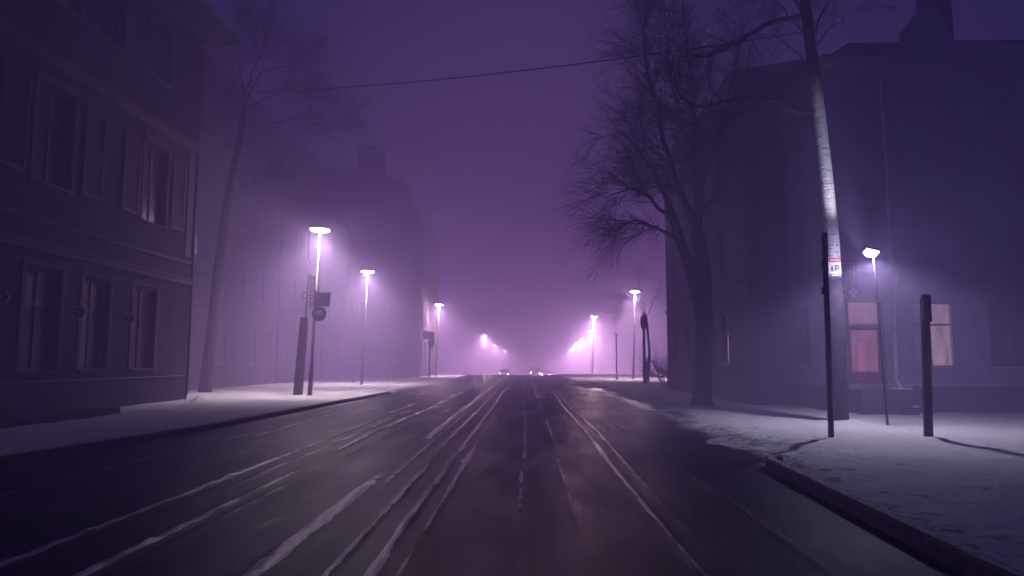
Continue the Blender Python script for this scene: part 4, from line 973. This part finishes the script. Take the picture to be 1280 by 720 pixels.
# ============================================================== HAZE
mb=MB(); mb.box((-430,-310,-8.5),(430,730,24.2))
hm=bpy.data.materials.new('haze'); hm.use_nodes=True; N=hm.node_tree.nodes; N.clear()
out=N.new('ShaderNodeOutputMaterial'); pv=N.new('ShaderNodeVolumePrincipled')
pv.inputs['Color'].default_value=(.67,.53,.99,1); pv.inputs['Density'].default_value=.0285; pv.inputs['Anisotropy'].default_value=.12
hm.node_tree.links.new(pv.outputs[0],out.inputs['Volume'])
tag(mb.build('haze',hm),kind='stuff')
bpy.data.objects['haze']['label']='thin violet night fog filling the street'
bpy.data.objects['haze']['category']='fog'

# ============================================================== LIGHT
world=bpy.data.worlds.new('World'); scene.world=world; world.use_nodes=True
N=world.node_tree.nodes; L=world.node_tree.links; N.clear()
out=N.new('ShaderNodeOutputWorld'); bg=N.new('ShaderNodeBackground'); sky=N.new('ShaderNodeTexSky')
sky.sky_type='NISHITA'; sky.sun_disc=False; sky.sun_elevation=math.radians(-3); sky.sun_rotation=math.radians(10)
bg.inputs['Strength'].default_value=.05; L.new(sky.outputs[0],bg.inputs['Color'])
bg2=N.new('ShaderNodeBackground'); bg2.inputs['Strength'].default_value=1
tc=N.new('ShaderNodeTexCoord'); sp=N.new('ShaderNodeSeparateXYZ'); L.new(tc.outputs['Generated'],sp.inputs[0])
cr=N.new('ShaderNodeValToRGB'); 
# city glow of the street ahead: bright in the +Y half of the sky, dark navy overhead and behind
va=N.new('ShaderNodeVectorMath'); va.operation='DOT_PRODUCT'; va.inputs[1].default_value=(0,.97,.22); L.new(tc.outputs['Generated'],va.inputs[0]); L.new(va.outputs['Value'],cr.inputs[0])
cr.color_ramp.elements[0].position=.15; cr.color_ramp.elements[0].color=(.004,.006,.050,1)
cr.color_ramp.elements[1].position=.98; cr.color_ramp.elements[1].color=(.120,.066,.225,1)
e_=cr.color_ramp.elements.new(.75); e_.color=(.013,.014,.095,1)
e_=cr.color_ramp.elements.new(.93); e_.color=(.038,.025,.125,1)
L.new(cr.outputs[0],bg2.inputs['Color'])
ad=N.new('ShaderNodeAddShader'); L.new(bg.outputs[0],ad.inputs[0]); L.new(bg2.outputs[0],ad.inputs[1]); L.new(ad.outputs[0],out.inputs['Surface'])
sd=bpy.data.lights.new('faint_blue_sun','SUN'); sd.energy=.01; sd.angle=math.radians(20); sd.color=(.5,.5,1)  # very weak blue sun added as general fill, no visible moon
so=bpy.data.objects.new('faint_blue_sun',sd); col.objects.link(so); so.rotation_euler=(math.radians(40),0,math.radians(20))

# ============================================================== CAMERA, RENDER
cd=bpy.data.cameras.new('camera'); cam=bpy.data.objects.new('camera',cd); col.objects.link(cam)
cam.location=(0,0,CH); cam.rotation_euler=(PI/2+PITCH,0,YAW); cd.sensor_width=36; cd.lens=36*F/1280; cd.clip_end=2000
scene.camera=cam
# drop the placeholder labels of the prototypes if any remain
scene.view_settings.view_transform='Standard'; scene.view_settings.look='None'; scene.view_settings.gamma=1; scene.view_settings.exposure=0
scene.cycles.use_denoising=True
scene.cycles.max_bounces=6; scene.cycles.diffuse_bounces=2; scene.cycles.glossy_bounces=2; scene.cycles.volume_bounces=3
scene.cycles.transparent_max_bounces=4
scene.cycles.sample_clamp_indirect=4; scene.cycles.caustics_reflective=False; scene.cycles.caustics_refractive=False
